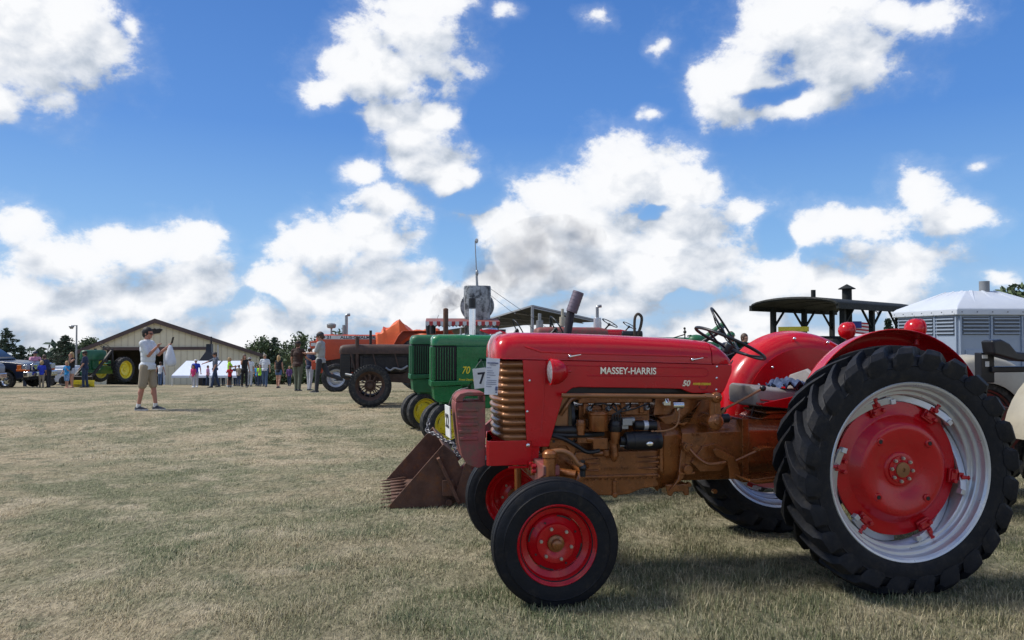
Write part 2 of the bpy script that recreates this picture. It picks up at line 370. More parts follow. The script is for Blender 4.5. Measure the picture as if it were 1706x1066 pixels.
def grass_mat():
    m = bpy.data.materials.new('grass_blades'); m.use_nodes = True; t = NT(m.node_tree); b = m.node_tree.nodes['Principled BSDF']
    at = t.n('ShaderNodeAttribute', attribute_name='rnd'); geo = t.n('ShaderNodeNewGeometry')
    c = grass_colour(t, geo.outputs['Position'])
    c = t.mix(t.mr(at.outputs['Fac'], .62, 1.0, 0, .75), c, (.58, .50, .33))
    c = t.mix(t.mr(at.outputs['Fac'], .0, .30, .65, 0), c, (.115, .14, .062))
    t.put(b.inputs['Base Color'], c); b.inputs['Roughness'].default_value = .7; b.inputs['Specular IOR Level'].default_value = .2
    b.inputs['Transmission Weight'].default_value = 0
    return m
def grass(n, y0, y1, power, hmin, hmax, wid, spots=None):
    # depth distributed so that nearer ground gets more blades per square metre
    t = rng.random(n); Y = (y0**power + t*(y1**power-y0**power))**(1/power)
    X = (rng.random(n)*2-1)*(Y*.72+.4)
    if spots:
        sp = np.array(spots); i_ = rng.integers(0, len(sp), n); X = sp[i_, 0]+rng.normal(0, 1, n)*sp[i_, 2]; Y = sp[i_, 1]+rng.normal(0, 1, n)*sp[i_, 3]
    # clumps
    cx = np.sin(X*5.1+np.sin(Y*3.3)*2)*np.sin(Y*4.7+np.sin(X*2.9)*2); kp = rng.random(n) < .62+.38*cx
    X, Y = X[kp], Y[kp]; cx = cx[kp]; n = len(X)
    Z = np.interp(Y, [p[0] for p in GP], [p[1] for p in GP]) + .012*np.sin(X*1.7+Y*.6)*np.sin(Y*1.1) - .004
    # left of the row the grass is trodden flat, around the tractors it stands
    stand = np.clip((X-(-1.2)+.12*(Y-4))/2.2+.5*np.sin(X*1.3+Y*.9)*.5, 0, 1)
    h = (hmin+(hmax-hmin)*rng.random(n)**1.6)*(.75+.3*cx)
    lean = (1.25-.75*stand)+rng.normal(0, .28, n); lean = np.clip(lean, .05, 1.5)
    az = rng.random(n)*2*PI; pref = .9+.8*np.sin(X*.7+Y*.5); az = np.where(rng.random(n) < .55*(1-stand)+.15, pref+rng.normal(0, .5, n), az)
    dx, dy = np.cos(az), np.sin(az); w = wid*(.6+.8*rng.random(n))
    sa = az+PI/2+rng.normal(0, .6, n); sx, sy = np.cos(sa)*w/2, np.sin(sa)*w/2
    V = np.zeros((n, 5, 3)); l1 = lean*.55
    p1x, p1z = np.sin(l1)*h*.55, np.cos(l1)*h*.55
    p2x, p2z = p1x+np.sin(lean*1.25)*h*.45, p1z+np.cos(np.minimum(lean*1.25, 1.75))*h*.45
    V[:, 0] = np.stack([X-sx, Y-sy, Z], -1); V[:, 1] = np.stack([X+sx, Y+sy, Z], -1)
    V[:, 2] = np.stack([X+dx*p1x+sx*.8, Y+dy*p1x+sy*.8, Z+p1z], -1); V[:, 3] = np.stack([X+dx*p1x-sx*.8, Y+dy*p1x-sy*.8, Z+p1z], -1)
    V[:, 4] = np.stack([X+dx*p2x, Y+dy*p2x, Z+p2z], -1)
    base = np.arange(n)*5
    quads = np.stack([base, base+1, base+2, base+3], -1); tris = np.stack([base+3, base+2, base+4], -1)
    loops = np.concatenate([quads, tris], 1).reshape(-1)
    me = bpy.data.meshes.new('grass'); me.vertices.add(n*5); me.vertices.foreach_set('co', V.reshape(-1))
    me.loops.add(len(loops)); me.loops.foreach_set('vertex_index', loops.astype(np.int32))
    me.polygons.add(n*2); st = np.stack([np.arange(n)*7, np.arange(n)*7+4], -1).reshape(-1); me.polygons.foreach_set('loop_start', st.astype(np.int32))
    me.update(calc_edges=True); me.validate()
    a = me.attributes.new('rnd', 'FLOAT', 'POINT'); a.data.foreach_set('value', np.repeat(rng.random(n), 5).astype(np.float32))
    return me
GM = grass_mat()
DENS = 1.0
SPOTS = [(.24, 4.22, .30, .10), (.02, 5.45, .25, .12), (2.33, 4.52, .42, .14), (2.1, 6.0, .4, .15), (-.85, 6.7, .35, .06), (-.85, 6.6, .45, .12)]
SPOTS += [(x, y, .12+.25*rng.random(), .10+.2*rng.random()) for x, y in zip(-1.4+rng.random(46)*4.6, 3.4+rng.random(46)*3.6)]
SPOTS += [(x, y, .10+.15*rng.random(), .08+.1*rng.random()) for x, y in zip(-3.8+rng.random(16)*3, 3.6+rng.random(16)*4)]
for nm, args in (('grass', (int(330000*DENS), 3.0, 9.0, 1.0, .022, .062, .0034)), ('grass', (int(170000*DENS), 9.0, 26.0, 1.15, .03, .07, .007)),
    ('grass_tufts', (62000, 3.0, 9.0, 1.0, .045, .095, .0036, SPOTS))):
    me = grass(*args); me.materials.append(GM); o = bpy.data.objects.new(nm, me); col.objects.link(o)
    tag(o, 'short trodden dry and green grass covering the field', 'grass', kind='stuff')
# ================================================ tractor kit
def arc(cx, cz, r, a0, a1, n): return [(cx+r*math.cos(R(a0+(a1-a0)*i/n)), cz+r*math.sin(R(a0+(a1-a0)*i/n))) for i in range(n+1)]
def tyre_body(m, Ro, Ri, w, ribs=0, n=72, crown=.93):
    """tyre about the local y axis at the origin; Ro over the casing, Ri at the bead"""
    H = Ro-Ri; h = w/2; prof = []
    inner = [(Ri-.004, -.62*h), (Ri+.02, -.80*h), (Ri+.12*H, -.92*h), (Ri+.35*H, -1.0*h), (Ri+.58*H, -.995*h), (Ri+.60*H, -.995*h-.004), (Ri+.62*H, -.985*h), (Ri+.68*H, -.97*h), (Ri+.80*H, -.93*h), (Ri+.90*H, -.84*h)]
    prof += inner
    if ribs:
        k = ribs; ww = 1.56*h/k
        for i in range(k):
            y0 = -.78*h+i*ww; y1 = y0+ww*.80; c0 = Ro-.055*H*((abs(y0)/h)**2)*1.6; c1 = Ro-.055*H*((abs(y1)/h)**2)*1.6
            prof += [(c0-.05*H if i else c0-.01, y0-.001), (c0, y0+.002), (c1, y1-.002), (c1-.05*H if i < k-1 else c1-.01, y1+.001)]
    else:
        prof += [(Ro-.03*H, -.55*h), (Ro, 0), (Ro-.03*H, .55*h)]
    prof += [(r, -y) for r, y in reversed(inner)]
    m.lathe(prof, (0, 0, 0), (0, 1, 0), n)
def lugs(m, Ro, Ri, w, count, lh, lw, sweep=22, side=1.0, flip=1):
    h = w/2; H = Ro-Ri
    for sd_ in (1, -1):
        for k in range(count):
            a0 = 2*PI*(k+(.5 if sd_ < 0 else 0))/count
            st = [(-.05, Ro-.006, Ro+lh, .75), (.30, Ro-.012, Ro+lh, .95), (.60, Ro-.02, Ro+lh*.92, 1.5), (.86, Ro-.06*H, Ro+lh*.70, 2.2), (.985, Ro-.13*H, Ro+.002, 2.4), (1.005, Ro-.36*H, Ro-.29*H, 2.2), (1.01, Ro-.50*H, Ro-.47*H, 1.35)]
            rings = []
            for t, rb, rt, wk in st:
                tt = min(t, 1.0) + (max(0, (Ro-.07*H-rb))*1.2)
                a = a0 + flip*R(sweep)*tt; y = sd_*t*h; yt = sd_*(t+(.03 if t > .8 else 0))*h*1.0
                if t > .9: yt = sd_*(h*min(t, 1.0)+lh*(.30 if t < 1 else .24 if rt > Ro-.4*H else .06))
                q = []
                for rr, yy, hw in ((rb, y, lw*.62*wk), (rt, yt, lw*.42*wk)):
                    for s2 in (-1, 1):
                        aa = a+s2*hw/rr
                        q.append((rr*math.cos(aa), yy, rr*math.sin(aa)))
                rings.append([q[0], q[1], q[3], q[2]])
            m.loft(rings)
def bolts(m, r, n, y, rad, ln, a0=0, hexn=6, axis=1):
    for i in range(n):
        a = a0+2*PI*i/n; p = Vector((r*math.cos(a), y, r*math.sin(a))); m.new(); m.cyl(p, p+Vector((0, ln*axis, 0)), rad, rad*.95, hexn); m.cyl(p, p+Vector((0, (ln+.008)*axis, 0)), rad*.55, rad*.5, 8)
def wheel_front(parent, loc, rz=0, Ro=.365, Ri=.205, w=.17, rimm=None, discm=None, tym=None, nb=6, boltm=None, side=1, hubm=None, name='front_wheel', ribs=4, spin=0):
    """steering wheel of a tractor: > tyre, rim, disc, hub, wheel_nuts"""
    n = node(name, parent, loc, rz if side > 0 else rz+PI)
    n.rotation_euler = (0, spin, n.rotation_euler.z) if 0 else (0, 0, n.rotation_euler.z)
    m = MB(); tyre_body(m, Ro, Ri, w, ribs); m.build('tyre', tym or TYR, n, smooth=50)
    m = MB(); h = w*.445
    m.lathe([(Ri+.018, h+.006), (Ri+.020, h-.004), (Ri+.006, h-.012), (Ri-.004, h-.03), (Ri-.012, h-.045), (Ri-.012, h*.3), (Ri-.045, h*.1), (Ri-.045, -h*.3), (Ri-.012, -h*.5), (Ri-.004, -h+.01), (Ri+.018, -h-.004)], (0, 0, 0), (0, 1, 0), 56)
    m.lathe([(Ri+.021, h+.004), (Ri+.016, h+.010), (Ri+.010, h+.004)], (0, 0, 0), (0, 1, 0), 56)
    m.build('rim', rimm or RED, n, smooth=50)
    m = MB(); d = .2*h
    prof = [(Ri-.046, d-.02), (Ri-.052, d-.006), (Ri-.06, d+.002), (Ri*.56, d+.012), (Ri*.52, d+.026), (.062, d+.030), (.045, d+.016), (.0, d+.016)]
    m.lathe(prof, (0, 0, 0), (0, 1, 0), 48); m.build('disc', discm or rimm or RED, n, smooth=50)
    m = MB()
    for i in range(4):
        a = R(20+90*i); rr = Ri-.052
        pts = [(math.cos(a+t)*rr, math.sin(a+t)*rr) for t in np.linspace(-.28, .28, 8)]+[(math.cos(a+t)*(rr-.008), math.sin(a+t)*(rr-.008)) for t in np.linspace(.28, -.28, 8)]
        m.prism(pts, d, d+.0045)
    for i in range(4):
        a = R(62+90*i); p = Vector((math.cos(a)*Ri*.62, d+.010, math.sin(a)*Ri*.62)); m.cyl(p, p+Vector((0, .006, 0)), .006, n=8)
    m.build('disc_slots', DKM, n)
    m = MB(); m.cyl((0, 0, 0), (0, d+.022, 0), .052, .05, 24); m.lathe([(.05, d+.02), (.046, d+.032), (.030, d+.036), (.028, d+.062), (.022, d+.066), (.0, d+.066)], (0, 0, 0), (0, 1, 0), 24)
    m.build('hub', hubm or COP, n, bevel=.002)
    m = MB(); bolts(m, .088, nb, d+.026, .0105, .016, .2); m.pieces('wheel_nut', boltm or BOLT, n, smooth=30)
    return n
def ball(m, p, r): m.sph(p, r, 14)
def steer_wheel(parent, c, axis, r, mtl, spokes=3, column=None, name='steering_wheel', colm=None, rot=.4, tr=.011):
    n = node(name, parent); c = Vector(c); ax = Vector(axis).normalized(); a, b = frame(ax)
    m = MB(); m.tube([c+(a*math.cos(t)+b*math.sin(t))*r for t in [2*PI*i/40 for i in range(40)]], tr, 10, True); m.build('wheel_rim', mtl, n)
    m = MB()
    for i in range(spokes):
        m.new(); t = rot+2*PI*i/spokes; d = a*math.cos(t)+b*math.sin(t)
        m.tube([c-ax*.045+d*.02, c-ax*.035+d*r*.5, c+d*r*.98], tr*.62, 8)
    m.pieces('spoke', mtl, n)
    m = MB(); m.lathe([(.03, -.07), (.036, -.03), (.034, -.012), (.0, -.004)], c, ax, 20); m.build('hub', mtl, n)
    if column is not None: m = MB(); m.cyl(c-ax*.06, column, .02, .024, 14); m.build('steering_column', colm or mtl, n)
    return n

# ================================================ the red and copper tractor in front
YAW = R(190)
RT = thing('tractor', 'big glossy red tractor with copper engine and silver rear rims, nearest of all', 'tractor', (2.20, 5.288, 0), YAW)
# --- rear wheels
def rear_wheel(parent, loc, side, spin=0):
    n = node('rear_wheel', parent, loc, 0 if side > 0 else PI)
    w = .315; Ro = .700; Ri = .508
    m = MB(); tyre_body(m, Ro, Ri, w, 0, 96); lugs(m, Ro, Ri, w, 24, .045, .050, 17, 1, 1 if side < 0 else -1)
    t = m.build('tyre', TYR, n, bevel=.003, smooth=24, seg=1)
    if spin: t.rotation_euler = (0, spin, 0)
    m = MB()
    m.lathe([(.512, .128), (.530, .132), (.532, .140), (.526, .146), (.514, .142), (.503, .130), (.501, .104), (.497, .096), (.482, .094), (.477, .088), (.475, .062), (.470, .056), (.453, .054), (.448, .048), (.446, .03), (.446, -.03), (.452, -.052), (.470, -.066), (.474, -.09), (.498, -.105), (.512, -.128), (.528, -.136), (.53, -.144)], (0, 0, 0), (0, 1, 0), 96)
    m.build('rim', SIL, n, smooth=28)
    # helical rails welded inside the rim
    for k in range(3):
        m = MB(); a0 = R(28+120*k)
        for j in range(2):
            A = [a0+R(58)*j+R(52)*t for t in np.linspace(0, 1, 9)]
            r0 = .444; y = [-.055+.12*t*(1 if j == 0 else 1) for t in np.linspace(0, 1, 9)]
            rings = []
            for aa, yy in zip(A, y):
                rings.append([(math.cos(aa)*(r0-dr), yy+dy, math.sin(aa)*(r0-dr)) for dr, dy in ((0, -.012), (0, .012), (.040, .010), (.040, -.010))])
            m.loft(rings)
            e = A[-1]; m.box(-.016, .016, .045, .085, .40, .43, ); m.xf(Matrix.Rotation(PI/2-e, 4, 'Y'), len(m.v)-8)
        m.build('rim_rail', SIL, n, bevel=.003)
    m = MB()
    m.lathe([(.398, -.02), (.404, -.012), (.402, .000), (.372, .006), (.330, .010), (.318, .016), (.285, .060), (.268, .070), (.235, .074), (.150, .040), (.118, .030), (.104, .030), (.100, .038), (.094, .040), (.0, .040)], (0, 0, 0), (0, 1, 0), 96)
    m.build('disc', RED, n, smooth=60)
    m = MB()
    for i in range(4):
        a = R(45+90*i+3); p = Vector((math.cos(a)*.232, .071, math.sin(a)*.232)); m.new(); m.lathe([(.026, .0), (.022, .006), (.014, .007)], p, (0, 1, 0), 20)
    m.pieces('disc_boss', RED, n)
    m = MB()
    for i in range(4):
        a = R(45+90*i+3); p = Vector((math.cos(a)*.232, .076, math.sin(a)*.232)); m.new(); m.box(p.x-.010, p.x+.010, .0765, .0785, p.z-.010, p.z+.010)
    m.pieces('disc_hole', BLK, n)
    m = MB(); m.lathe([(.082, .038), (.080, .050), (.056, .052), (.050, .060), (.0, .062)], (0, 0, 0), (0, 1, 0), 32); m.build('hub', RED, n)
    m = MB(); m.lathe([(.046, .060), (.044, .067), (.012, .069), (.010, .062), (.0, .062)], (0, 0, 0), (0, 1, 0), 32); m.build('hub_cap', BRZ, n)
    m = MB(); bolts(m, .069, 8, .048, .0115, .016, .1); m.pieces('wheel_nut', BOLT, n, smooth=30)
    for i in range(6):
        a = R(4+60*i+(4 if i % 2 else 0)); c_, s_ = math.cos(a), math.sin(a)
        M = Matrix(((c_, 0, -s_, 0), (0, 1, 0, 0), (s_, 0, c_, 0), (0, 0, 0, 1)))    # local x outwards, z along the rim
        m = MB(); k = len(m.v)
        m.box(.345, .408, .010, .030, -.042, .042); m.box(.400, .432, .012, .046, -.026, .026); m.box(.355, .395, .028, .040, -.030, .030)
        m.cyl((.372, .034, -.030), (.372, .060, -.030), .014, n=6); m.cyl((.372, .034, .030), (.372, .060, .030), .014, n=6)
        m.cyl((.418, .044, 0), (.418, .066, 0), .015, n=6); m.cyl((.418, .05, 0), (.455, .05, 0), .011, n=8); m.cyl((.452, .05, 0), (.462, .05, 0), .017, n=6)
        m.xf(M, k); m.build('rim_clamp', REDD, n, bevel=.004, smooth=30)
    return n
rear_wheel(RT, (0, .73, .715), 1, .05); rear_wheel(RT, (0, -.73, .715), -1, .1)
# --- front wheels
wheel_front(RT, (2.1, .635, .345), R(-1.5), .365, .208, .17); wheel_front(RT, (2.1, -.635, .345), R(-1.5), .365, .208, .17, side=-1)
# --- hood
ST = [(2.468, .17, 1.376, 1.42), (2.462, .215, 1.376, 1.470), (2.445, .240, 1.376, 1.497), (2.41, .254, 1.376, 1.517), (2.35, .262, 1.376, 1.531), (2.25, .267, 1.375, 1.540), (2.0, .27, 1.370, 1.538), (1.6, .27, 1.359, 1.524), (1.25, .27, 1.348, 1.508), (1.1, .27, 1.343, 1.499), (.972, .27, 1.338, 1.485)]
ST = [((x if x < 2.2 else 2.2+(x-2.2)*.66), *q) for x, *q in ST]
def hood_sec(x, w, zb, zt, n=22, e=.42):
    p = [(x, w, zb)]; zs = zb+(zt-zb)*.08
    for i in range(n+1):
        t = PI*i/n; cy = math.cos(t); cz = math.sin(t)
        p.append((x, math.copysign(abs(cy)**e, cy)*w, zs+(zt-zs)*abs(cz)**(.78)))
    p.append((x, -w, zb)); return p
m = MB(); m.loft([hood_sec(*s) for s in ST], cap=True, closed=True)
hood = m.build('hood', RED, RT, bevel=0, smooth=50)
m = MB(); CW = [(.966, .27, 1.338, 1.484), (.93, .268, 1.337, 1.474), (.89, .262, 1.335, 1.452), (.85, .25, 1.334, 1.418), (.825, .236, 1.333, 1.385), (.815, .226, 1.333, 1.36)]
m.loft([hood_sec(*s) for s in CW]); m.build('cowl', RED, RT, smooth=50)
# chrome strip down the nose and the little crest on its top
m = MB(); zc = [(2.31, 1.545), (2.34, 1.534), (2.363, 1.517), (2.377, 1.49), (2.385, 1.45), (2.388, 1.40), (2.388, 1.36)]
m.loft([[(x+.004, y, z+.003) for y in (-.012, .012)]+[(x-.010, y, z-.006) for y in (.012, -.012)] for x, z in zc]); m.build('nose_strip', CHR, RT)
m = MB(); m.loft([[(2.27, y, 1.532), (2.27, y*.6, 1.540)][::1]+[(2.27, -y*.6, 1.540), (2.27, -y, 1.532)] for y in (.01,)]+[[(x, w, z0), (x, w*.6, z1), (x, -w*.6, z1), (x, -w, z0)] for x, w, z0, z1 in ((2.31, .008, 1.535, 1.552), (2.35, .014, 1.530, 1.562), (2.39, .02, 1.530, 1.564), (2.43, .02, 1.545, 1.562), (2.445, .014, 1.551, 1.559))]); m.build('hood_crest', RED, RT, bevel=.004)
m = MB(); m.loft([[(x, w, z0), (x, w*.6, z1), (x, -w*.6, z1), (x, -w, z0)] for x, w, z0, z1 in ((2.33, .012, 1.555, 1.568), (2.39, .018, 1.560, 1.570), (2.43, .018, 1.556, 1.566))]); m.build('crest_badge', CHR, RT, bevel=.003)
for s_ in (1, -1):
    m = MB(); m.loft([[(x, s_*(w+.0015), zb+.004), (x, s_*(w+.004), zb-.002), (x, s_*(w-.004), zb-.004)] for x, w, zb, zt in ST[3:]]); m.build('hood_seam', CHR if 0 else REDD, RT)
    # long raised ridge pressed into the hood's flank
    m = MB(); m.loft([[(x, s_*(.271+a), z-.006), (x, s_*(.2745+a), z), (x, s_*(.270+a), z+.006)] for x, a, z in ((2.20, -.004, 1.452), (2.1, 0, 1.418), (1.9, 0, 1.409), (1.4, 0, 1.395), (1.0, 0, 1.383))]); m.build('hood_crease', RED, RT, smooth=80)
    # flank panel
    pan = [(2.214, 1.369), (1.6, 1.354), (.966, 1.333), (.829, 1.330), (.832, 1.28), (.872, 1.19), (.893, 1.152), (.93, 1.146), (1.105, 1.149), (1.14, 1.160), (1.18, 1.177), (1.3, 1.182), (1.86, 1.196), (1.90, 1.190), (1.935, 1.165), (1.962, 1.12), (2.049, .83), (2.155, .832), (2.158, .866), (2.19, .866)]
    m = MB(); m.prism(pan, s_*.255, s_*.269); m.build('side_panel', RED, RT, bevel=.005, smooth=30)
    # pressed letter panel: raised rounded ridge outline
    lp = [(2.03, 1.335), (1.85, 1.330), (1.4, 1.320), (1.02, 1.309), (.995, 1.295), (.995, 1.268), (1.02, 1.255), (1.4, 1.262), (1.8, 1.268)]
    m = MB(); m.tube([(x, s_*.2695, z) for x, z in lp], .0035, 6)
    m.tube([(2.075, s_*.2695, 1.335), (2.078, s_*.2695, 1.2), (2.085, s_*.2695, 1.05), (2.10, s_*.2695, .93)], .003, 6)
    m.build('panel_pressing', RED, RT)
    m = MB()
    for x, z in ((.935, 1.318), (.937, 1.245), (.94, 1.170), (2.17, 1.24), (2.185, 1.05)): m.new(); m.sph((x, s_*.270, z), .0085, 10, (1, .6, 1))
    m.pieces('panel_screw', CHR, RT)
    # latches
    for x, z in ((1.915, 1.388), (1.105, 1.364)):
        m = MB(); m.sph((x, s_*.276, z), .012, 12); m.cyl((x, s_*.284, z), (x-.068, s_*.286, z+.012), .0055, .0035, 8); m.build('hood_latch', CHR, RT)
# --- lettering
text('badge_lettering', 'MASSEY-HARRIS', CHR, RT, side_text_matrix(1.535, .272, 1.294, R(-.9)), .058, .0035, .0012, 0, .90)
text('model_numeral', '50', CHR, RT, side_text_matrix(1.15, .272, 1.212, R(-.9)), .05, .003, .0018, .25, 1.0)
text('decal_lettering', 'POWER STEERING', MATS['yellow_paint'], RT, side_text_matrix(1.04, .2705, 1.207, R(-.9)), .019, .0006, .0009, .2, .78)
m = MB(); m.tube([(1.03+.028*math.cos(t), .2705, 1.195+.024*math.sin(t)) for t in np.linspace(PI, 2*PI, 14)], .0014, 5); m.build('decal_emblem', INK, RT)
# --- grille: bronze ribs wrapping the nose
def plan(t):  # t 0..1 from the near rear edge round to the far one
    P = [(2.145, .238), (2.23, .240), (2.30, .234), (2.335, .215), (2.352, .16), (2.358, .08), (2.358, 0)]
    if t > .5: x, y = plan(1-t); return x, -y
    q = t*2*(len(P)-1); i = min(int(q), len(P)-2); f = q-i
    return P[i][0]*(1-f)+P[i+1][0]*f, P[i][1]*(1-f)+P[i+1][1]*f
NP = 60; rows = 11*8; rings = []
for k in range(rows+1):
    z = .868+(1.362-.868)*k/rows; bl = .024*abs(math.sin(PI*11*k/rows))**.85; tp = .90+.10*k/rows
    ring = []
    for i in range(NP+1):
        x, y = plan(i/NP); L_ = math.hypot(x-2.2, y); ring.append((2.15+(x-2.15)*(tp if x > 2.15 else 1)+(bl*max(0, (x-2.2))/max(L_, .01)), y*(.96+.04*tp)+bl*y/max(L_, .24), z))
    rings.append(ring)
m = MB(); m.loft(rings, cap=False, closed=False); gr = m.build('grille', BRZ, RT, smooth=70)
m = MB()
for s_ in (1, -1): m.box(2.135, 2.15, s_*.236, s_*.262, .862, 1.366); None
m.box(2.12, 2.14, -.25, .25, .84, 1.36); m.build('grille_frame', REDD, RT, bevel=.002)
m = MB()
for z in (1.19, 1.05, .94): m.new(); m.sph((2.168, .262, z), .007, 8)
m.pieces('grille_screw', CHR, RT)
# --- headlights on the panel corners
for s_ in (1, -1):
    h = node('headlight', RT)
    c = Vector((2.055, s_*.345, 1.297)); ax = Vector((1, 0, -.02))
    m = MB(); m.lathe([(.076, .0), (.079, -.008), (.080, -.02), (.076, -.045), (.062, -.075), (.040, -.098), (.018, -.108), (0, -.11)], c, ax, 32); m.build('lamp_shell', RED, h, smooth=60)
    m = MB(); m.lathe([(.080, -.012), (.083, -.004), (.080, .006), (.072, .006)], c, ax, 32); m.build('lamp_ring', RED, h)
    m = MB(); m.lathe([(.073, .002), (.05, .012), (.02, .018), (0, .019)], c, ax, 32); m.build('lens', GLS, h)
    m = MB(); m.cyl(c+Vector((-.05, 0, -.04)), (2.03, s_*.268, 1.235), .014, .02); m.cyl(c+Vector((-.105, 0, 0)), c+Vector((-.125, 0, .002)), .010); m.build('lamp_bracket', REDD, h)
# --- red bracket round the foot of the grille, carrying the weights
m = MB()
def bracket_ring(z0, z1):
    o = [(2.155, .262), (2.40, .262), (2.425, .257), (2.437, .240), (2.42, .20), (2.385, .12), (2.375, 0), (2.385, -.12), (2.37, -.240), (2.34, -.258), (2.30, -.262), (2.155, -.262)]
    i = [(x-.0 if x < 2.2 else x-.008, y*.965) for x, y in reversed(o)]; return o+i
m.prism(bracket_ring(0, 0), .720, .872, 'xy')
br = m.build('front_bracket', RED, RT, bevel=.004, smooth=30)
m = MB(); m.prism([(2.16, .872), (2.16, .86), (2.17, .78), (2.19, .715), (2.3, .715), (2.3, .70), (2.12, .70), (2.10, .87)], .24, .256); m.prism([(2.16, .872), (2.17, .78), (2.19, .715), (2.3, .70), (2.12, .70), (2.10, .87)], -.256, -.24); m.build('bracket_gusset', RED, RT, bevel=.002)
m = MB(); m.sph((2.18, .268, .842), .013, 12, (1, .5, 1)); m.build('bracket_bolt', CHR, RT)
# --- slab weights hung on the bracket
wp = [(2.470, .715), (2.52, .700), (2.59, .722), (2.625, .77), (2.648, .86), (2.665, 1.00), (2.672, 1.08), (2.665, 1.130), (2.635, 1.160), (2.58, 1.168), (2.50, 1.166), (2.470, 1.158)]
hole = [(2.49, 1.112), (2.60, 1.112), (2.615, 1.122), (2.612, 1.138), (2.58, 1.145), (2.49, 1.145)]
for i in range(2, 6):
    y0 = -.195+i*.068; m = MB(); v0_ = 0
    # outline split round the hand slot
    m.prism([(2.470, .715), (2.52, .700), (2.59, .722), (2.625, .77), (2.648, .86), (2.662, .98), (2.672, 1.08), (2.669, 1.108), (2.470, 1.108)], y0, y0+.058)
    m.prism([(2.470, 1.146), (2.470, 1.160), (2.50, 1.168), (2.59, 1.170), (2.64, 1.160), (2.668, 1.132), (2.669, 1.110), (2.620, 1.110), (2.618, 1.130), (2.60, 1.145)], y0, y0+.058)
    m.prism([(2.470, 1.109), (2.470, 1.145), (2.485, 1.145), (2.485, 1.109)], y0+.001, y0+.057)
    if i == 5:
        for k in range(5):
            z = 1.055-k*.044; m.prism([(2.66-.004*k, z+.013), (2.52, z+.013), (2.52, z-.006), (2.655-.004*k, z-.006)], y0+.058, y0+.068)
    m.v = [(2.437+(x-2.47)*.93, y, z) for x, y, z in m.v]
    m.build('slab_weight', WRED, RT, bevel=.006, smooth=30)
# numbered board wired to the weights
npb = thing('number_board', 'white board with a black number wired to the front weights of the red tractor', 'number board'); npb.parent = None
m = MB(); m.box(-.004, .004, -.085, .085, -.10, .10); m.build('board', WPL, npb, bevel=.002)
text('numeral', '22', INK, npb, Matrix.Translation((.006, 0, 0)) @ Matrix(((0, 0, 1, 0), (1, 0, 0, 0), (0, 1, 0, 0), (0, 0, 0, 1))), .12, .001, .002)
m = MB(); m.curve([(.0, .03, .10), (-.015, .06, .15), (-.05, .10, .20), (-.11, .12, .215)], .0022, 6); m.build('wire', STEEL, npb)
npb.location = RT.matrix_basis @ Vector((0, 0, 0)) if 0 else (Matrix.Translation(RT.location) @ Matrix.Rotation(YAW, 4, 'Z')) @ Vector((2.655, .05, .975)); npb.rotation_euler = (0, R(2), YAW+R(5))
# entry sheet taped to the nose
es = thing('entry_sheet', 'white printed entry sheet taped to the nose corner of the red tractor', 'paper sheet')
es.location = (Matrix.Translation(RT.location) @ Matrix.Rotation(YAW, 4, 'Z')) @ Vector((2.405, .268, 1.268)); es.rotation_euler = (0, R(-4), YAW+R(4))
m = MB(); n_ = 8
m.loft([[( .042-.084*i/n_, .006*math.sin(i*.7+z*30), z*.112) for i in range(n_+1)]+[(.042-.084*i/n_, .006*math.sin(i*.7+z*30)-.0012, z*.112) for i in range(n_, -1, -1)] for z in (-1, -.5, 0, .5, 1)])
m.build('paper', WHT, es, smooth=60)
m = MB()
for k, (x0, x1, z) in enumerate([(.036, -.034, .082), (.02, -.02, .070), (.036, .010, .052), (.034, .0, .034), (.034, -.01, .022), (.034, -.02, .008), (.034, .012, -.008), (.03, -.03, -.024), (.034, -.028, -.036), (.034, -.03, -.048), (.034, .0, -.062)]):
    for j in range(9):
        a = x0+(x1-x0)*j/9; b_ = a+(x1-x0)/9*.72
        m.box(min(a, b_), max(a, b_), .0062, .0072, z-(.0045 if k == 0 else .0018), z+(.0045 if k == 0 else .0018))
m.box(-.038, -.024, .0062, .0072, -.085, -.060); m.box(-.036, -.026, .0062, .0072, -.100, -.090)
m.build('printing', INKB, es)
# --- fuel tank, radiator and block
m = MB(); m.box(.98, 2.02, -.20, .20, 1.125, 1.33); m.build('fuel_tank', BLK, RT, bevel=.03)
m = MB(); m.box(2.03, 2.12, -.21, .21, .86, 1.30); m.build('radiator', BLK, RT, bevel=.01)
m = MB(); m.prism([(1.905, 1.145), (1.99, 1.13), (2.045, .86), (1.905, .86)], .12, .205); m.build('fan_shroud', BRZ, RT, bevel=.012)
m = MB(); m.cyl((1.86, .0, .98), (1.88, 0, .98), .19, n=32); m.cyl((1.80, .0, .98), (1.86, 0, .98), .05); m.build('fan', BLK, RT)
m = MB(); m.box(1.34, 1.82, -.13, .13, .62, 1.07); m.box(1.36, 1.80, -.12, .15, 1.0, 1.06)
for i in range(4): m.box(1.80-i*.125-.035, 1.80-i*.125+.0, .13, .17, 1.015, 1.085)
m.box(1.33, 1.83, -.10, .155, 1.082, 1.125); m.box(1.38, 1.78, .13, .165, .93, .985); m.box(1.52, 1.80, .13, .20, .84, .93)
m.build('engine_block', COP, RT, bevel=.008)
m = MB()
for i in range(4): m.new(); x = 1.765-i*.128; m.cyl((x, .16, 1.05), (x, .20, 1.055), .021, .014, 10); m.cyl((x, .198, 1.055), (x, .222, 1.058), .008, .006, 8)
m.pieces('spark_plug', STEEL, RT)
m = MB()
for i in range(4):
    m.new(); x = 1.765-i*.128; m.curve([(x, .222, 1.058), (x-.02*(x-1.6)*4, .26, 1.088), ((x+1.62)/2, .30, 1.09-.01*i), (1.625+.012*(i-1.5), .315, 1.03), (1.622+.012*(i-1.5), .31, .985)], .0052, 6)
m.pieces('ignition_lead', HOSE, RT)
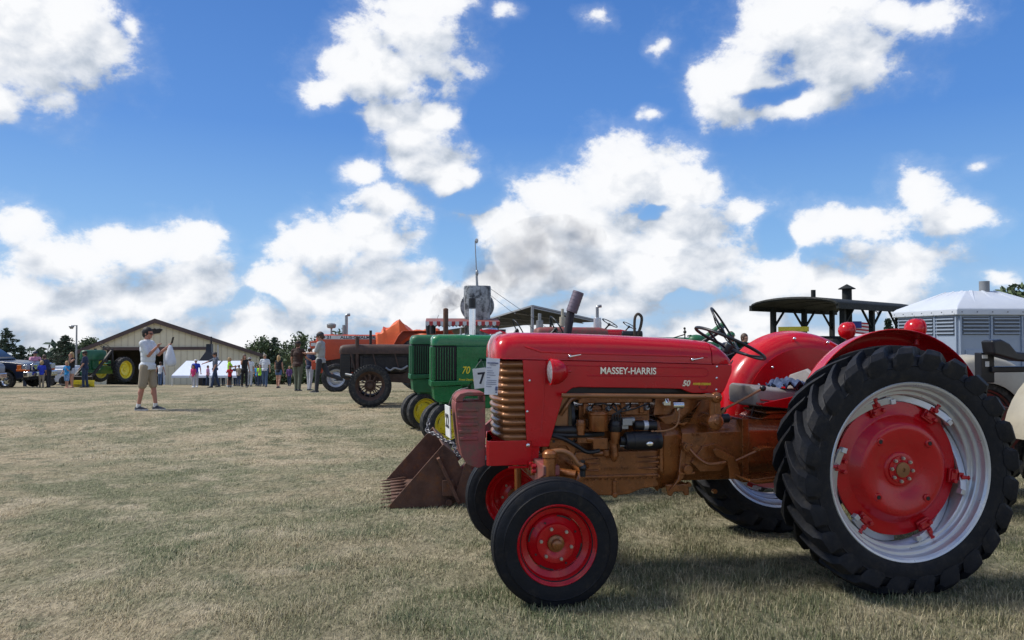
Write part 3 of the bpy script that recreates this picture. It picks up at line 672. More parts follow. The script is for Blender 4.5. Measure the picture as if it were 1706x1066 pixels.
# manifold and cooling pipe
m = MB(); m.curve([(1.96, .20, 1.02), (1.93, .215, 1.07), (1.89, .20, 1.115), (1.82, .17, 1.13)], .016, 8); m.build('coolant_pipe', BRZ, RT)
# side casting and sump with ribs
m = MB(); m.prism([(1.875, .60), (1.875, .715), (1.86, .78), (1.30, .78), (1.30, .60)], -.18, .20); m.box(1.305, 1.87, .19, .215, .612, .632)
for z in (.735, .705, .665): m.prism([(1.86, z), (1.72, z+.006), (1.70, z), (1.72, z-.006)], .20, .222); m.prism([(1.31, z+.01), (1.46, z+.004), (1.31, z-.010)], .20, .222)
m.build('crankcase', COP, RT, bevel=.006)
text('casting_mark', 'CONTINENTAL', COP, RT, side_text_matrix(1.60, .202, .668), .026, .004, .0008)
m = MB(); m.prism([(1.88, .612), (1.88, .56), (1.86, .525), (1.70, .500), (1.60, .492), (1.50, .500), (1.42, .53), (1.30, .545), (1.30, .612)], -.16, .18); m.cyl((1.60, .17, .500), (1.60, .20, .50), .02, n=6); m.box(1.585, 1.615, .178, .192, .50, .59); m.build('oil_pan', COP, RT, bevel=.01)
m = MB()
for i in range(13): m.new(); m.cyl((1.86-i*.043, .20, .606), (1.86-i*.043, .212, .606), .0075, n=6)
for i in range(6): m.new(); m.cyl((1.318, .20, .62+i*.06), (1.318, .232, .62+i*.06), .008, n=6)
m.pieces('flange_bolt', COP, RT)
# front engine plate with its three-hole ear
m = MB(); m.prism([(2.06, .86), (1.83, .86), (1.80, .80), (1.84, .60), (1.93, .56), (2.05, .70), (2.08, .78)], .10, .17); m.build('front_plate', COP, RT, bevel=.01)
m = MB(); m.prism([(2.03, .862), (2.02, .875), (1.86, .875), (1.845, .86), (1.845, .82), (1.862, .775), (1.862, .745), (1.88, .73), (1.90, .745), (1.905, .80), (1.92, .82), (1.97, .82), (1.985, .80), (2.0, .77), (2.03, .78)], .17, .192); m.build('mounting_ear', COP, RT, bevel=.005)
m = MB()
for x, z in ((2.0, .853), (1.868, .853), (1.88, .752)): m.new(); m.cyl((x, .192, z), (x, .1935, z), .010, n=10)
m.pieces('bolt_hole', BLK, RT)
# oil filler, filter bowl, distributor, coil, starter
m = MB(); m.lathe([(.028, 0), (.028, .03), (.031, .032), (.031, .045), (.028, .048), (.028, .058), (.024, .066), (0, .068)], (1.845, .27, .928), (0, 0, 1), 24); m.cyl((1.845, .27, .90), (1.845, .27, .93), .024); m.build('oil_filler', COP, RT)
m = MB(); m.lathe([(.0, -.002), (.058, 0), (.062, .006), (.062, .10), (.066, .104), (.066, .112), (.054, .124), (0, .126)], (1.733, .27, .922), (0, 0, 1), 36); m.build('air_cleaner', COP, RT, bevel=.002)
m = MB(); m.lathe([(.0, 0), (.026, .004), (.032, .05), (.032, .09)], (1.625, .28, .84), (0, 0, 1), 20); m.cyl((1.625, .27, .76), (1.63, .26, .86), .024, .03, 12); m.sph((1.628, .262, .765), .025, 12, (1, 1, 1.7)); m.build('distributor_body', COP, RT)
m = MB(); m.lathe([(.040, 0), (.044, .01), (.044, .035), (.038, .04), (.038, .055), (.028, .075), (0, .078)], (1.625, .28, .918), (0, 0, 1), 24)
for i in range(5): a = i*2*PI/5; m.cyl((1.625+.02*math.cos(a), .28+.02*math.sin(a), .985), (1.625+.02*math.cos(a), .28+.02*math.sin(a), 1.008), .0075, n=8)
m.build('distributor_cap', BLK, RT)
m = MB(); m.cyl((1.50, .29, .955), (1.36, .29, .95), .030, n=24); m.cyl((1.505, .29, .955), (1.50, .29, .955), .033, n=24); m.build('ignition_coil', BLK, RT, bevel=.003)
m = MB(); m.lathe([(.0306, 0), (.0312, .001), (.0312, .028), (.0306, .029)], (1.445, .29, .953), (-1, 0, 0), 24); m.build('coil_band', SIL, RT)
m = MB(); m.box(1.52, 1.585, .25, .31, .955, 1.0); m.cyl((1.585, .28, .98), (1.50, .28, .985), .022); m.box(1.54, 1.60, .27, .29, .93, .96); m.build('regulator', STEEL, RT, bevel=.004)
m = MB(); m.lathe([(0, 0), (.05, .003), (.056, .012), (.057, .05), (.060, .052), (.060, .20), (.056, .205), (.056, .235), (.04, .24)], (1.572, .30, .858), (-1, 0, 0), 32); m.build('starter_motor', BLK, RT)
m = MB(); m.sph((1.425, .358, .845), .024, 16, (1, .18, .62)); m.build('starter_plate', CHR, RT)
m = MB(); m.cyl((1.60, .30, .86), (1.57, .30, .858), .028, n=16); m.build('starter_nose', BLK, RT)
m = MB(); m.curve([(1.38, .31, .915), (1.30, .315, .92), (1.235, .31, .945), (1.205, .29, 1.0), (1.20, .275, 1.055)], .007, 8); m.cyl((1.385, .31, .915), (1.40, .31, .913), .011); m.build('battery_cable', BRZ, RT)
m = MB(); m.cyl((1.24, .27, 1.075), (1.17, .27, 1.075), .024, .024, 16); m.cyl((1.20, .27, 1.04), (1.20, .27, 1.075), .013); m.cyl((1.275, .27, 1.09), (1.28, .26, 1.13), .014); m.box(1.255, 1.30, .25, .275, 1.075, 1.10); m.build('fuel_tap', CHR, RT)
m = MB()
m.new(); m.curve([(2.05, .20, .925), (1.95, .235, .925), (1.90, .24, .925), (1.865, .24, .925)], .028, 12)
m.new(); m.curve([(2.06, .22, .905), (1.93, .25, .895), (1.80, .255, .895), (1.69, .25, .90)], .015, 8)
m.new(); m.curve([(2.04, .23, .90), (1.95, .262, .875), (1.87, .268, .83), (1.80, .262, .79), (1.72, .25, .795)], .0135, 8)
m.pieces('radiator_hose', HOSE, RT)
m = MB(); m.box(1.74, 1.86, .17, .24, .84, .90); m.box(1.66, 1.76, .18, .25, .80, .875); m.cyl((1.76, .23, .775), (1.65, .23, .775), .02); m.cyl((1.67, .24, .76), (1.67, .24, .80), .026, n=12); m.cyl((1.80, .22, .87), (1.70, .22, .86), .03, n=12); m.build('fuel_pump', COP, RT, bevel=.006)
m = MB(); m.cyl((1.60, .30, .829), (1.50, .305, .835), .008); m.cyl((1.56, .30, .826), (1.545, .30, .84), .014); m.build('linkage_rod', STEEL, RT)
# --- steering: long drag link down the side, drop arm
m = MB(); m.cyl((1.985, .34, 1.152), (1.045, .36, 1.133), .0145, n=16); m.cyl((1.06, .36, 1.133), (1.005, .36, 1.131), .020, n=6); m.build('drag_link', BRZ, RT)
m = MB(); m.lathe([(.0, 0), (.028, .003), (.034, .02), (.034, .05), (.024, .058), (.012, .06), (.01, .066), (0, .066)], (.984, .325, 1.127), (0, 1, 0), 20)
m.prism([(.953, 1.127), (1.015, 1.127), (1.022, .985), (.945, .985)], .33, .352); m.lathe([(.0, -.02), (.052, -.018), (.052, .02), (.038, .03), (.018, .032), (.016, .04), (0, .04)], (.984, .335, .972), (0, 1, 0), 24)
m.box(.974, .994, .352, .357, 1.03, 1.10); m.build('drop_arm', COP, RT, bevel=.004)
m = MB(); m.prism([(1.30, .99), (1.20, 1.01), (1.13, 1.12), (.90, 1.14), (.86, 1.0), (.90, .935), (1.25, .935)], -.12, .17); m.prism([(1.22, .95), (1.10, .97), (1.03, 1.09), (1.0, 1.10), (1.07, .97), (1.13, .93)], .17, .20); m.cyl((.984, .1, .972), (.984, .32, .972), .046, n=20); m.build('steering_box', COP, RT, bevel=.012)
m = MB(); m.prism([(1.32, .995), (1.12, 1.005), (.99, 1.12), (1.30, 1.14)], -.18, .14); m.build('bulkhead', COP, RT, bevel=.006)
# --- clutch housing, gearbox, rear housing
m = MB()
def oct_ring(x, w, z0, z1, k=.3):
    h = z1-z0; return [(x, w, z0+h*k), (x, w, z1-h*k*.6), (x, w*.72, z1), (x, -w*.72, z1), (x, -w, z1-h*k*.6), (x, -w, z0+h*k), (x, -w*.6, z0), (x, w*.6, z0)]
m.loft([oct_ring(1.315, .235, .52, .965), oct_ring(1.292, .24, .50, .972), oct_ring(1.285, .225, .515, .96), oct_ring(1.20, .22, .53, .955), oct_ring(1.16, .205, .54, .945), oct_ring(1.13, .19, .55, .93)])
m.prism([(1.27, .56), (1.17, .56), (1.11, .56), (1.105, .488), (1.135, .482), (1.15, .51), (1.21, .51), (1.225, .482), (1.25, .488)], .10, .215)
m.prism([(1.25, .52), (1.15, .60), (1.13, .78), (1.16, .86), (1.19, .60)], .205, .235)
m.build('clutch_housing', COP, RT, bevel=.008)
m = MB(); m.loft([oct_ring(1.15, .205, .565, .955), oct_ring(1.0, .215, .565, .96), oct_ring(.74, .222, .565, .962)])
m.box(.70, .745, -.235, .235, .56, .975); m.box(.80, .96, .213, .226, .945, .952)
m.prism([(1.10, .70), (1.02, .80), (.94, .82), (.86, .78), (.82, .70), (.90, .64), (1.04, .64)], .205, .238)
m.build('gearbox', COP, RT, bevel=.010)
m = MB()
for k in range(6): m.new(); m.cyl((.735, .225, .60+k*.065), (.735, .245, .60+k*.065), .010, n=6)
for x in (1.08, .98, .88, .78): m.new(); m.cyl((x, .14, .962), (x, .14, .975), .010, n=6)
for x, z in ((1.10, .55), (.92, .50)): m.new(); m.cyl((x, .17, z), (x, .20, z), .016, n=6)
m.pieces('housing_bolt', COP, RT)
m = MB(); m.loft([oct_ring(.70, .225, .57, .965), oct_ring(.40, .225, .56, .955), oct_ring(.15, .21, .53, .93), oct_ring(-.22, .20, .50, .90)])
m.cyl((0, -.62, .715), (0, .62, .715), .10, n=20); m.cyl((0, .20, .715), (0, .34, .715), .17, .11, 20); m.cyl((0, -.20, .715), (0, -.34, .715), .17, .11, 20)
m.prism([(.58, .96), (.50, 1.0), (.36, 1.0), (.30, .96)], -.16, .16); m.box(.36, .56, -.12, .2, 1.0, 1.02)
m.build('rear_housing', COP, RT, bevel=.012)
for k, tx in enumerate(('7814', '502410-H')): text('casting_number', tx, COP, RT, side_text_matrix(1.06-.22*k, .2205, .875), .026, .003, .0006)
m = MB(); m.cyl((1.145, .21, .805), (1.145, .285, .805), .028, n=16); m.cyl((1.145, .275, .805), (1.145, .295, .805), .018, n=6); m.cyl((1.10, .25, .815), (1.17, .25, .785), .010)
m.curve([(1.135, .28, .80), (1.09, .30, .745), (1.03, .31, .705), (.98, .31, .70), (.90, .31, .708)], .013, 8); m.build('clutch_linkage', COP, RT, bevel=.002)
m = MB(); m.cyl((1.135, .21, .66), (1.135, .275, .66), .030, n=16); m.box(1.08, 1.19, .22, .25, .625, .642); m.build('inspection_plug', COP, RT, bevel=.004)
# foot plate, pedal and rods
m = MB(); m.prism([(.985, .79), (.965, .80), (.845, .745), (.825, .72), (.80, .64), (.80, .60), (.87, .60), (.885, .71), (.90, .72), (.97, .75)], .30, .315); m.prism([(.835, .62), (.79, .60), (.42, .62), (.42, .632), (.80, .614), (.83, .632)], .225, .50); m.build('foot_rest', COP, RT, bevel=.003)
m = MB(); m.cyl((.84, .33, .72), (.70, .36, .785), .009, n=8); m.prism([(.72, .79), (.62, .80), (.60, .807), (.64, .812), (.71, .805)], .32, .42); m.build('brake_pedal', COP, RT)
m = MB(); m.cyl((.80, .44, .612), (.42, .44, .648), .006, n=8); m.build('stay_rod', BRZ, RT)
m = MB(); m.cyl((.915, .30, 1.02), (.895, .30, 1.045), .008); m.tube([(.925, .29, 1.005), (.917, .295, 1.03), (.895, .30, 1.05), (.64, .30, 1.172)], .0078, 8); m.build('gear_lever', BRZ, RT)
m = MB(); m.sph((.632, .30, 1.178), .021, 16); m.build('lever_knob', BLK, RT)
m = MB(); m.cyl((.94, .27, .985), (.86, .27, .985), .03, n=12); m.sph((.86, .2, 1.03), .02); m.build('lever_base', BLK, RT)
m = MB(); m.prism([(.87, .97), (.93, 1.13), (.90, 1.145), (.83, 1.0), (.80, .96)], -.17, .10); m.build('dash_support', BLK, RT, bevel=.005)
# dash and steering wheel
m = MB(); m.prism([(.83, 1.36), (.82, 1.33), (.86, 1.2), (.90, 1.15), (.93, 1.15), (.93, 1.36)], -.21, .21); m.build('dash', RED, RT, bevel=.01)
steer_wheel(RT, (.712, 0, 1.468), (-.43, .06, .90), .250, BLK, 3, (.86, -.01, 1.36), rot=.9)
# seat with pan, springs
m = MB(); m.loft([[(x, y*w, z+.0) for y, z in ((-.20, -.03), (-.215, .03), (-.205, .085), (-.16, .105), (0, .10), (.16, .105), (.205, .085), (.215, .03), (.20, -.03), (0, -.04))] for x, w in ((.64, .80), (.615, .95), (.5, 1.0), (.35, 1.0), (.28, .96))])
for i, p in enumerate(m.v): m.v[i] = (p[0], p[1], p[2]+1.085-(.64-p[0])*.10)
m.build('seat_cushion', VINYL, RT, bevel=.012, smooth=60)
m = MB(); m.tube([(.60, .209, 1.095), (.45, .214, 1.080), (.33, .214, 1.068)], .005, 6); m.tube([(.33, .217, 1.14), (.34, .218, 1.105), (.33, .216, 1.07)], .005, 6); m.build('seat_piping', REDD, RT)
m = MB(); rings = []
for i in range(13):
    t = -PI/2+PI*i/12; c_, s_ = math.cos(t), math.sin(t); hgt = .10+.14*c_**2
    x = .33-.17*c_; y = .235*s_ if abs(s_) < 1 else .235*s_
    rings.append([(x, y, 1.03), (x-.012*c_, y+.012*s_, 1.03), (x-.03*c_, y+.030*s_, 1.03+hgt), (x-.018*c_, y+.018*s_, 1.03+hgt)])
for s_ in (1, -1): pass
rings = [[(.60, -.225, 1.055), (.60, -.238, 1.055), (.60, -.240, 1.075), (.60, -.228, 1.075)]]+rings+[[(.60, .225, 1.055), (.60, .238, 1.055), (.60, .240, 1.075), (.60, .228, 1.075)]]
m.loft(rings); m.prism([(.62, 1.062), (.18, 1.015), (.18, 1.03), (.62, 1.077)], -.225, .225); m.build('seat_pan', RED, RT, bevel=.004, smooth=60)
m = MB(); m.loft([[(.20, -.17, 1.13), (.17, -.17, 1.13), (.15, -.17, 1.24), (.18, -.17, 1.24)], [(.165, 0, 1.15), (.135, 0, 1.15), (.115, 0, 1.29), (.145, 0, 1.29)], [(.20, .17, 1.13), (.17, .17, 1.13), (.15, .17, 1.24), (.18, .17, 1.24)]]); m.build('seat_back', VINYL, RT, bevel=.015, smooth=60)
m = MB(); m.prism([(.56, 1.06), (.50, .99), (.34, .98), (.24, 1.03), (.30, 1.04), (.48, 1.04)], -.09, .09); m.curve([(.62, .12, .98), (.60, .13, 1.05), (.52, .13, 1.07), (.40, .13, 1.07)], .006, 6); m.build('seat_spring', DKM, RT)
# rag on the seat, with folds
m = MB(); G = 22; vs = []
for i in range(G):
    for j in range(G):
        a, b_ = i/(G-1)-.5, j/(G-1)-.5
        x = .34-a*.23+.02*math.sin(9*b_+2); y = .10+b_*.26+.02*math.sin(8*a)
        z = 1.165+.028*abs(math.sin(11*a+6*b_+1))+.022*abs(math.sin(15*b_-7*a))+.012*math.sin(23*a)-(max(0, abs(a)-.36)*.18)+.02*max(0, 1-(a*a+b_*b_)*9)
        vs.append((x, y, z))
vs2 = [(x, y, z-.004) for x, y, z in vs]
fs = [(i*G+j, i*G+j+1, (i+1)*G+j+1, (i+1)*G+j) for i in range(G-1) for j in range(G-1)]
m.add(vs, fs); m.add(vs2, fs)
rg = m.build('rag', RAGB, None, smooth=80); rg.location = RT.location; rg.rotation_euler = (0, 0, YAW)
tag(rg, 'crumpled blue cloth rag lying on the grey seat of the red tractor', 'rag')
# --- fenders: skirt inboard of the tyre, curved crown over it
def fender(s_):
    F_ = node('fender', RT)
    cx, cz = -.10, .93; A = np.linspace(-16, 158, 34); rings = []; ins = []
    for a in A:
        a_ = R(a); c_, q = math.cos(a_), math.sin(a_); ring = []
        r0 = .632+.006*math.sin(a_*3)
        for y, r in ((.398, .42), (.400, r0-.16), (.406, r0-.115), (.422, r0-.075), (.450, r0-.040), (.490, r0-.016), (.54, r0-.004), (.60, r0), (.618, r0+.006), (.622, r0+.002), (.616, r0-.004), (.60, r0-.006), (.54, r0-.010), (.492, r0-.022), (.455, r0-.046), (.428, r0-.080), (.412, r0-.118), (.406, r0-.16), (.404, .42)):
            ring.append((cx+c_*r, s_*y, cz+q*r))
        rings.append(ring)
    m = MB(); m.loft(rings); m.build('fender_shell', RED, F_, smooth=60)
    m = MB(); m.prism([(cx+.50*math.cos(R(a)), cz+.50*math.sin(R(a))) for a in range(-16, 160, 6)]+[(-.60, .80), (.40, .74)], s_*.398, s_*.404); m.build('fender_skirt', RED, F_)
    m = MB()
    for a in (18, 52, 82, 110): m.new(); m.sph((cx+.575*math.cos(R(a)), s_*.425 if s_ > 0 else s_*.418, cz+.575*math.sin(R(a))), .013, 12)
    for a in (22, 30, 52): m.new(); m.sph((cx+.45*math.cos(R(a)), s_*.394, cz+.45*math.sin(R(a))), .011, 10)
    m.pieces('fender_bolt', CHR if s_ < 0 else REDD, F_)
fender(1); fender(-1)
for x, y in ((-.330, .50), (-.52, -.50)):
    l = node('fender_lamp', RT, (x, y, 1.562))
    m = MB(); m.lathe([(0, .068), (.03, .064), (.055, .045), (.066, .018), (.068, .0), (.066, -.016), (.058, -.03), (.0, -.03)], (0, 0, 0), (1, 0, .12), 36); m.build('lamp_shell', RED, l, smooth=60)
    m = MB(); m.cyl((-.005, 0, -.06), (0, 0, -.10), .014, .02); m.lathe([(.069, -.012), (.071, -.02), (.066, -.028)], (0, 0, 0), (1, 0, .12), 36); m.build('lamp_foot', REDD, l)
# --- front axle
m = MB(); m.box(2.02, 2.17, -.30, .30, .66, .745); m.prism([(2.19, .715), (2.18, .76), (2.02, .80), (1.99, .74), (2.02, .64), (2.16, .64)], -.20, .20)
m.build('axle_support', COP, RT, bevel=.010)
m = MB(); m.prism([(-.54, .70), (-.54, .76), (.54, .76), (.54, .70), (.30, .62), (-.30, .62)], 2.045, 2.145, 'yz'); m.build('axle_beam', WRED, RT, bevel=.008)
m = MB()
for k in range(4): m.new(); m.cyl((2.15+(k//2)*0, .26+.10*(k % 2), .70+.03*(k//2)), (2.175, .26+.10*(k % 2), .70+.03*(k//2)), .014, n=6)
for x, z in ((2.17, .735), (2.145, .715)): m.new(); m.cyl((x, .30, z), (x, .335, z), .013, n=6)
m.pieces('axle_bolt', REDD, RT)
for s_ in (1, -1):
    k = node('steering_knuckle', RT)
    m = MB(); m.cyl((2.10, s_*.515, .58), (2.10, s_*.515, .80), .038, n=20); m.lathe([(.036, 0), (.044, .005), (.044, .03), (.03, .045), (.02, .05), (.0, .05)], (2.10, s_*.515, .80), (0, 0, 1), 20); m.cyl((2.10, s_*.515, .34), (2.10, s_*.515, .60), .026, n=16)
    m.cyl((2.1, s_*.50, .345), (2.1, s_*.60, .345), .04, .03, 16); m.build('spindle', COP, k, bevel=.002)
    m = MB(); m.curve([(2.09, s_*.515, .835), (2.03, s_*.525, .840), (1.975, s_*.53, .815), (1.935, s_*.53, .765), (1.905, s_*.53, .755)], .017, 10); m.build('steering_arm', BRZ, k)
    m = MB(); m.sph((1.905, s_*.53, .74), .024, 12); m.cyl((1.905, s_*.53, .77), (1.905, s_*.53, .785), .014, n=6); m.cyl((1.905, s_*.53, .69), (1.905, s_*.53, .735), .017, n=10); m.build('ball_joint', BLK if s_ > 0 else COP, k)
m = MB(); m.cyl((1.905, -.53, .715), (1.905, .53, .715), .014); m.cyl((2.06, .40, .70), (1.93, .48, .69), .028, n=12); m.cyl((1.93, .40, .64), (1.80, .23, .70), .022, n=12); m.cyl((1.92, .48, .655), (1.90, .48, .70), .028, n=10); m.build('tie_rod', COP, RT)
m = MB(); m.box(.44, 1.9, -.03, .03, .46, .50) if 0 else m.box(-.35, -.15, -.15, .15, .45, .52); m.cyl((-.22, 0, .62), (-.42, 0, .62), .03); m.build('drawbar', DKM, RT)
# ================================================ the other machines
def rot2(x, y, yaw): return x*math.cos(yaw)-y*math.sin(yaw), x*math.sin(yaw)+y*math.cos(yaw)
def origin_for(world_xy, local_xy, yaw):
    a, b = rot2(*local_xy, yaw); return world_xy[0]-a, world_xy[1]-b
def rear_g(parent, loc, Ro, Ri, w, rimm, discm, tym=TYRO, n=20, lh=.035, dish=.06, name='rear_wheel', side=1, lw=.045):
    q = node(name, parent, loc, 0 if side > 0 else PI)
    m = MB(); tyre_body(m, Ro-lh, Ri, w, 0, 56); lugs(m, Ro-lh, Ri, w, n, lh, lw, 17, 1, 1 if side < 0 else -1); m.build('tyre', tym, q, smooth=38)
    m = MB(); h = w*.42; m.lathe([(Ri+.02, h), (Ri+.03, h+.012), (Ri+.012, h+.004), (Ri, h-.03), (Ri-.03, h-.05), (Ri-.03, -h+.05), (Ri, -h+.03), (Ri+.02, -h)], (0, 0, 0), (0, 1, 0), 56); m.build('rim', rimm, q)
    m = MB(); m.lathe([(Ri-.028, .02), (Ri-.06, .03), (Ri*.72, .035), (Ri*.66, .035+dish), (Ri*.36, .03+dish*.6), (.08, .03+dish*.3), (.07, .05+dish*.6), (0, .06+dish*.6)], (0, 0, 0), (0, 1, 0), 48); bolts(m, .12, 8, .04+dish*.3, .015, .02); m.cuts = []; m.build('disc', discm, q)
    return q
def pipe_thing(m, pts, r): m.tube(pts, r, 12)
def gtr(name, label, O, yaw, P):
    """utility tractor: hood, grille, engine, frame, wheels, fenders, seat, steering wheel, exhaust"""
    t = thing(name, label, 'tractor', (O[0], O[1], P.get('z', gz(O[1]))), yaw, P.get('group'))
    x0, x1, zt, zb, w = P['hood']; xf = P['xf']; body = P['body']; eng = P.get('eng', body)
    st = [(x1+.0, w*.80, zb+.02, zt-.10), (x1-.02, w*.92, zb, zt-.045), (x1-.08, w*.98, zb, zt-.015), (x1-.3, w, zb, zt), (x0+.2, w, zb, zt-.01), (x0, w*.96, zb, zt-.05)]
    m = MB(); m.loft([hood_sec(*s) for s in st]); m.build('hood', P.get('hoodm', body), t, smooth=50)
    gzb = P.get('gz', zb-.45); m = MB(); m.prism([(x1-.26, gzb), (x1-.26, zb), (x1-.02, zb), (x1-.03, gzb+.05), (x1-.06, gzb)], -w*.9, w*.9); m.build('grille', P.get('grille', body), t, bevel=.02)
    m = MB()
    for k in range(9): z = gzb+.05+(zb-gzb-.06)*k/8; m.box(x1-.25, x1-.05, w*.9, w*.9+.006, z, z+.018)
    for k in range(7): y = -w*.75+k*w*.25; m.box(x1-.028, x1-.018, y-.01, y+.01, gzb+.06, zb-.01)
    m.k = 0; m.build('grille_slats', P.get('slat', BLK), t)
    m = MB(); m.box(x0+.45, x1-.32, -w*.6, w*.6, .62, zb+.02); m.box(x0+.55, x1-.5, w*.55, w*.85, .75, zb-.08); m.cyl((x0+.6, w*.75, .8), (x0+.95, w*.75, .8), .07); m.cyl((x1-.5, w*.7, .75), (x1-.5, w*.7, zb-.05), .05); m.build('engine', eng, t, bevel=.015)
    m = MB(); m.prism([(x1-.1, .72), (x1-.1, .60), (.9, .50), (.2, .46), (-.2, .5), (-.2, .8), (.5, .92), (.9, .9), (1.0, .72)], -.16, .16); m.cyl((0, -P['yr']+.1, P['Rr']), (0, P['yr']-.1, P['Rr']), .08); m.build('frame', P.get('frame', eng), t, bevel=.015)
    for s_ in (1, -1):
        if P.get('artillery'): artillery(t, (xf, s_*P['yf'], P['Rf']), P['Rf'], s_, P)
        else: wheel_front(t, (xf, s_*P['yf'], P['Rf']), R(P.get('steer', 0)), P['Rf'], P['Rf']*.58, P['Rf']*.46, P.get('rimf', P['rim']), P.get('rimf', P['rim']), P.get('tyf', TYRO), 6, P.get('nut', DKM), s_, P.get('rimf', P['rim']), ribs=4)
        rear_g(t, (0, s_*P['yr'], P['Rr']), P['Rr'], P.get('Rri', P['Rr']*.62), P.get('wr', .32), P['rim'], P.get('disc', P['rim']), P.get('tyr', TYRO), side=s_)
        if P.get('fender', True):
            rr = P['Rr']+.10; y0, y1 = s_*(P['yr']-P.get('wr', .32)*.62), s_*(P['yr']+P.get('wr', .32)*.35); rg_ = []
            for a in np.linspace(5, 150, 18):
                c_, q = math.cos(R(a)), math.sin(R(a)); z0 = P['Rr']
                rg_.append([(c_*r_, y, z0+q*r_) for y, r_ in ((y0, rr*.62), (y0, rr*.93), (y0+(y1-y0)*.12, rr*.985), (y1, rr), (y1, rr-.012), (y0+(y1-y0)*.14, rr*.97), (y0+.01*s_, rr*.92), (y0+.01*s_, rr*.62))])
            m = MB(); m.loft(rg_); m.build('fender', P.get('fend', body), t, smooth=60)
    m = MB(); m.cyl((xf, -P['yf']+.02, P['Rf']), (xf, P['yf']-.02, P['Rf']), .03); m.beam((xf, -P['yf']*.8, P['Rf']+.18), (xf, P['yf']*.8, P['Rf']+.18), .07, .09)
    for s_ in (1, -1): m.cyl((xf, s_*P['yf']*.72, P['Rf']-.02), (xf, s_*P['yf']*.72, P['Rf']+.3), .035)
    m.box(xf-.1, xf+.1, -.12, .12, P['Rf']+.1, .66); m.build('front_axle', P.get('frame', eng), t, bevel=.01)
    if P.get('sw', True):
        c = P.get('swc', (x0-.12, 0, zt+.10)); steer_wheel(t, c, P.get('swa', (-.5, 0, .86)), P.get('swr', .21), BLK, 3, (x0+.1, 0, zt-.15), rot=P.get('swrot', .4))
    if P.get('seat', True):
        m = MB(); zz = P['Rr']+.32; m.loft([[(x, y*k, z+zz) for y, z in ((-.2, .03), (-.2, .0), (0, -.03), (.2, 0), (.2, .03), (0, .0))] for x, k in ((.42, .6), (.36, 1), (.15, 1.05), (.05, .9))]); m.box(.02, .05, -.18, .18, zz, zz+.16); m.build('seat', P.get('seatm', BLK), t, bevel=.01)
        m = MB(); m.beam((.3, 0, zz-.02), (.05, 0, .85), .08, .02); m.build('seat_post', DKM, t)
    for e in P.get('ex', []):
        m = MB(); x, y, z0, z1, r = e[:5]; m.cyl((x, y, z0), (x, y, z1), r, n=14)
        if len(e) > 6 and e[6] == 'muffler': m.cyl((x, y, z0+.1), (x, y, z0+(z1-z0)*.62), r*2.2, n=16)
        if len(e) > 6 and e[6] == 'elbow': m.curve([(x, y, z1-.01), (x, y, z1+.05), (x-.04, y, z1+.08), (x-.12, y, z1+.09)], r, 10)
        m.build('exhaust', e[5], t, bevel=.003)
    return t
def artillery(t, loc, Ro, side, P):
    q = node('front_wheel', t, loc, 0 if side > 0 else PI); w = P.get('wf', .26); Ri = Ro*.66
    m = MB(); tyre_body(m, Ro, Ri, w, 0, 72)
    for k in range(48):
        for j, yy in enumerate((-.42, -.22, 0, .22, .42)):
            a = 2*PI*(k+(.5 if j % 2 else 0))/48; c_ = Vector((math.cos(a), 0, math.sin(a))); tg = Vector((-c_.z, 0, c_.x)); p = c_*(Ro-.03*(Ro-Ri)+.002)*(.985 if abs(yy) > .4 else 1)+Vector((0, yy*w, 0))
            m.beam(p-tg*.018, p+tg*.018, w*.15, .022, up=c_)
    m.build('tyre', TYRO, q, smooth=38)
    m = MB(); h = w*.42; m.lathe([(Ri+.012, h), (Ri+.018, h+.01), (Ri, h), (Ri-.02, h-.04), (Ri-.05, h-.06), (Ri-.05, 0), (Ri-.02, -h)], (0, 0, 0), (0, 1, 0), 56); m.build('rim', BRN, q)
    m = MB()
    for k in range(12): a = 2*PI*k/12; m.new(); c_ = Vector((math.cos(a), 0, math.sin(a))); m.beam(c_*Ri*.35+Vector((0, .03, 0)), c_*(Ri-.045)+Vector((0, .03, 0)), .026, .04, up=(0, 1, 0))
    m.pieces('spoke', BRN, q, bevel=.004)
    m = MB(); m.lathe([(Ri*.42, .0), (Ri*.42, .055), (Ri*.36, .062), (.09, .05), (.075, .07), (.06, .10), (0, .105)], (0, 0, 0), (0, 1, 0), 36); m.build('hub', BRN, q)

# ---- small red loader tractor hidden behind the foreground one
LO = (2.075, 7.903)
_p = px(1207, 548, 7.5); LSW = rot2(_p.x-LO[0], _p.y-LO[1], -YAW)+(_p.z,); LAX = rot2(.80, -.32, -YAW)+(.51,)
lt = gtr('tractor', 'worn red tractor half hidden behind the big red one, its rusty bucket on the grass', LO, YAW,
 dict(hood=(.75, 2.1, 1.17, .98, .24), xf=1.9, yf=.55, yr=.62, Rf=.32, Rr=.56, Rri=.33, body=WRED, eng=DKM, rim=WRED, gz=.66, swc=LSW, swa=LAX, swr=.245, swrot=1.2, seat=False, z=0))
m = MB()
sp_ = [(0, .0), (-.50, .555), (-.60, .47), (-.70, .25), (-.66, .06), (-.55, .0)]
for s_ in (1, -1): m.prism([(3.35+x, z) for x, z in sp_], s_*.66, s_*.675)
m.prism([(3.35-.50, .555), (3.35-.60, .47), (3.35-.70, .25), (3.35-.66, .06), (3.35-.55, .0), (3.35-.05, .0), (3.35-.05, .012), (3.35-.54, .015), (3.35-.645, .07), (3.35-.68, .25), (3.35-.585, .465), (3.35-.49, .545)], -.66, .66)
m.build('bucket', RUST, lt, bevel=.003, smooth=30)
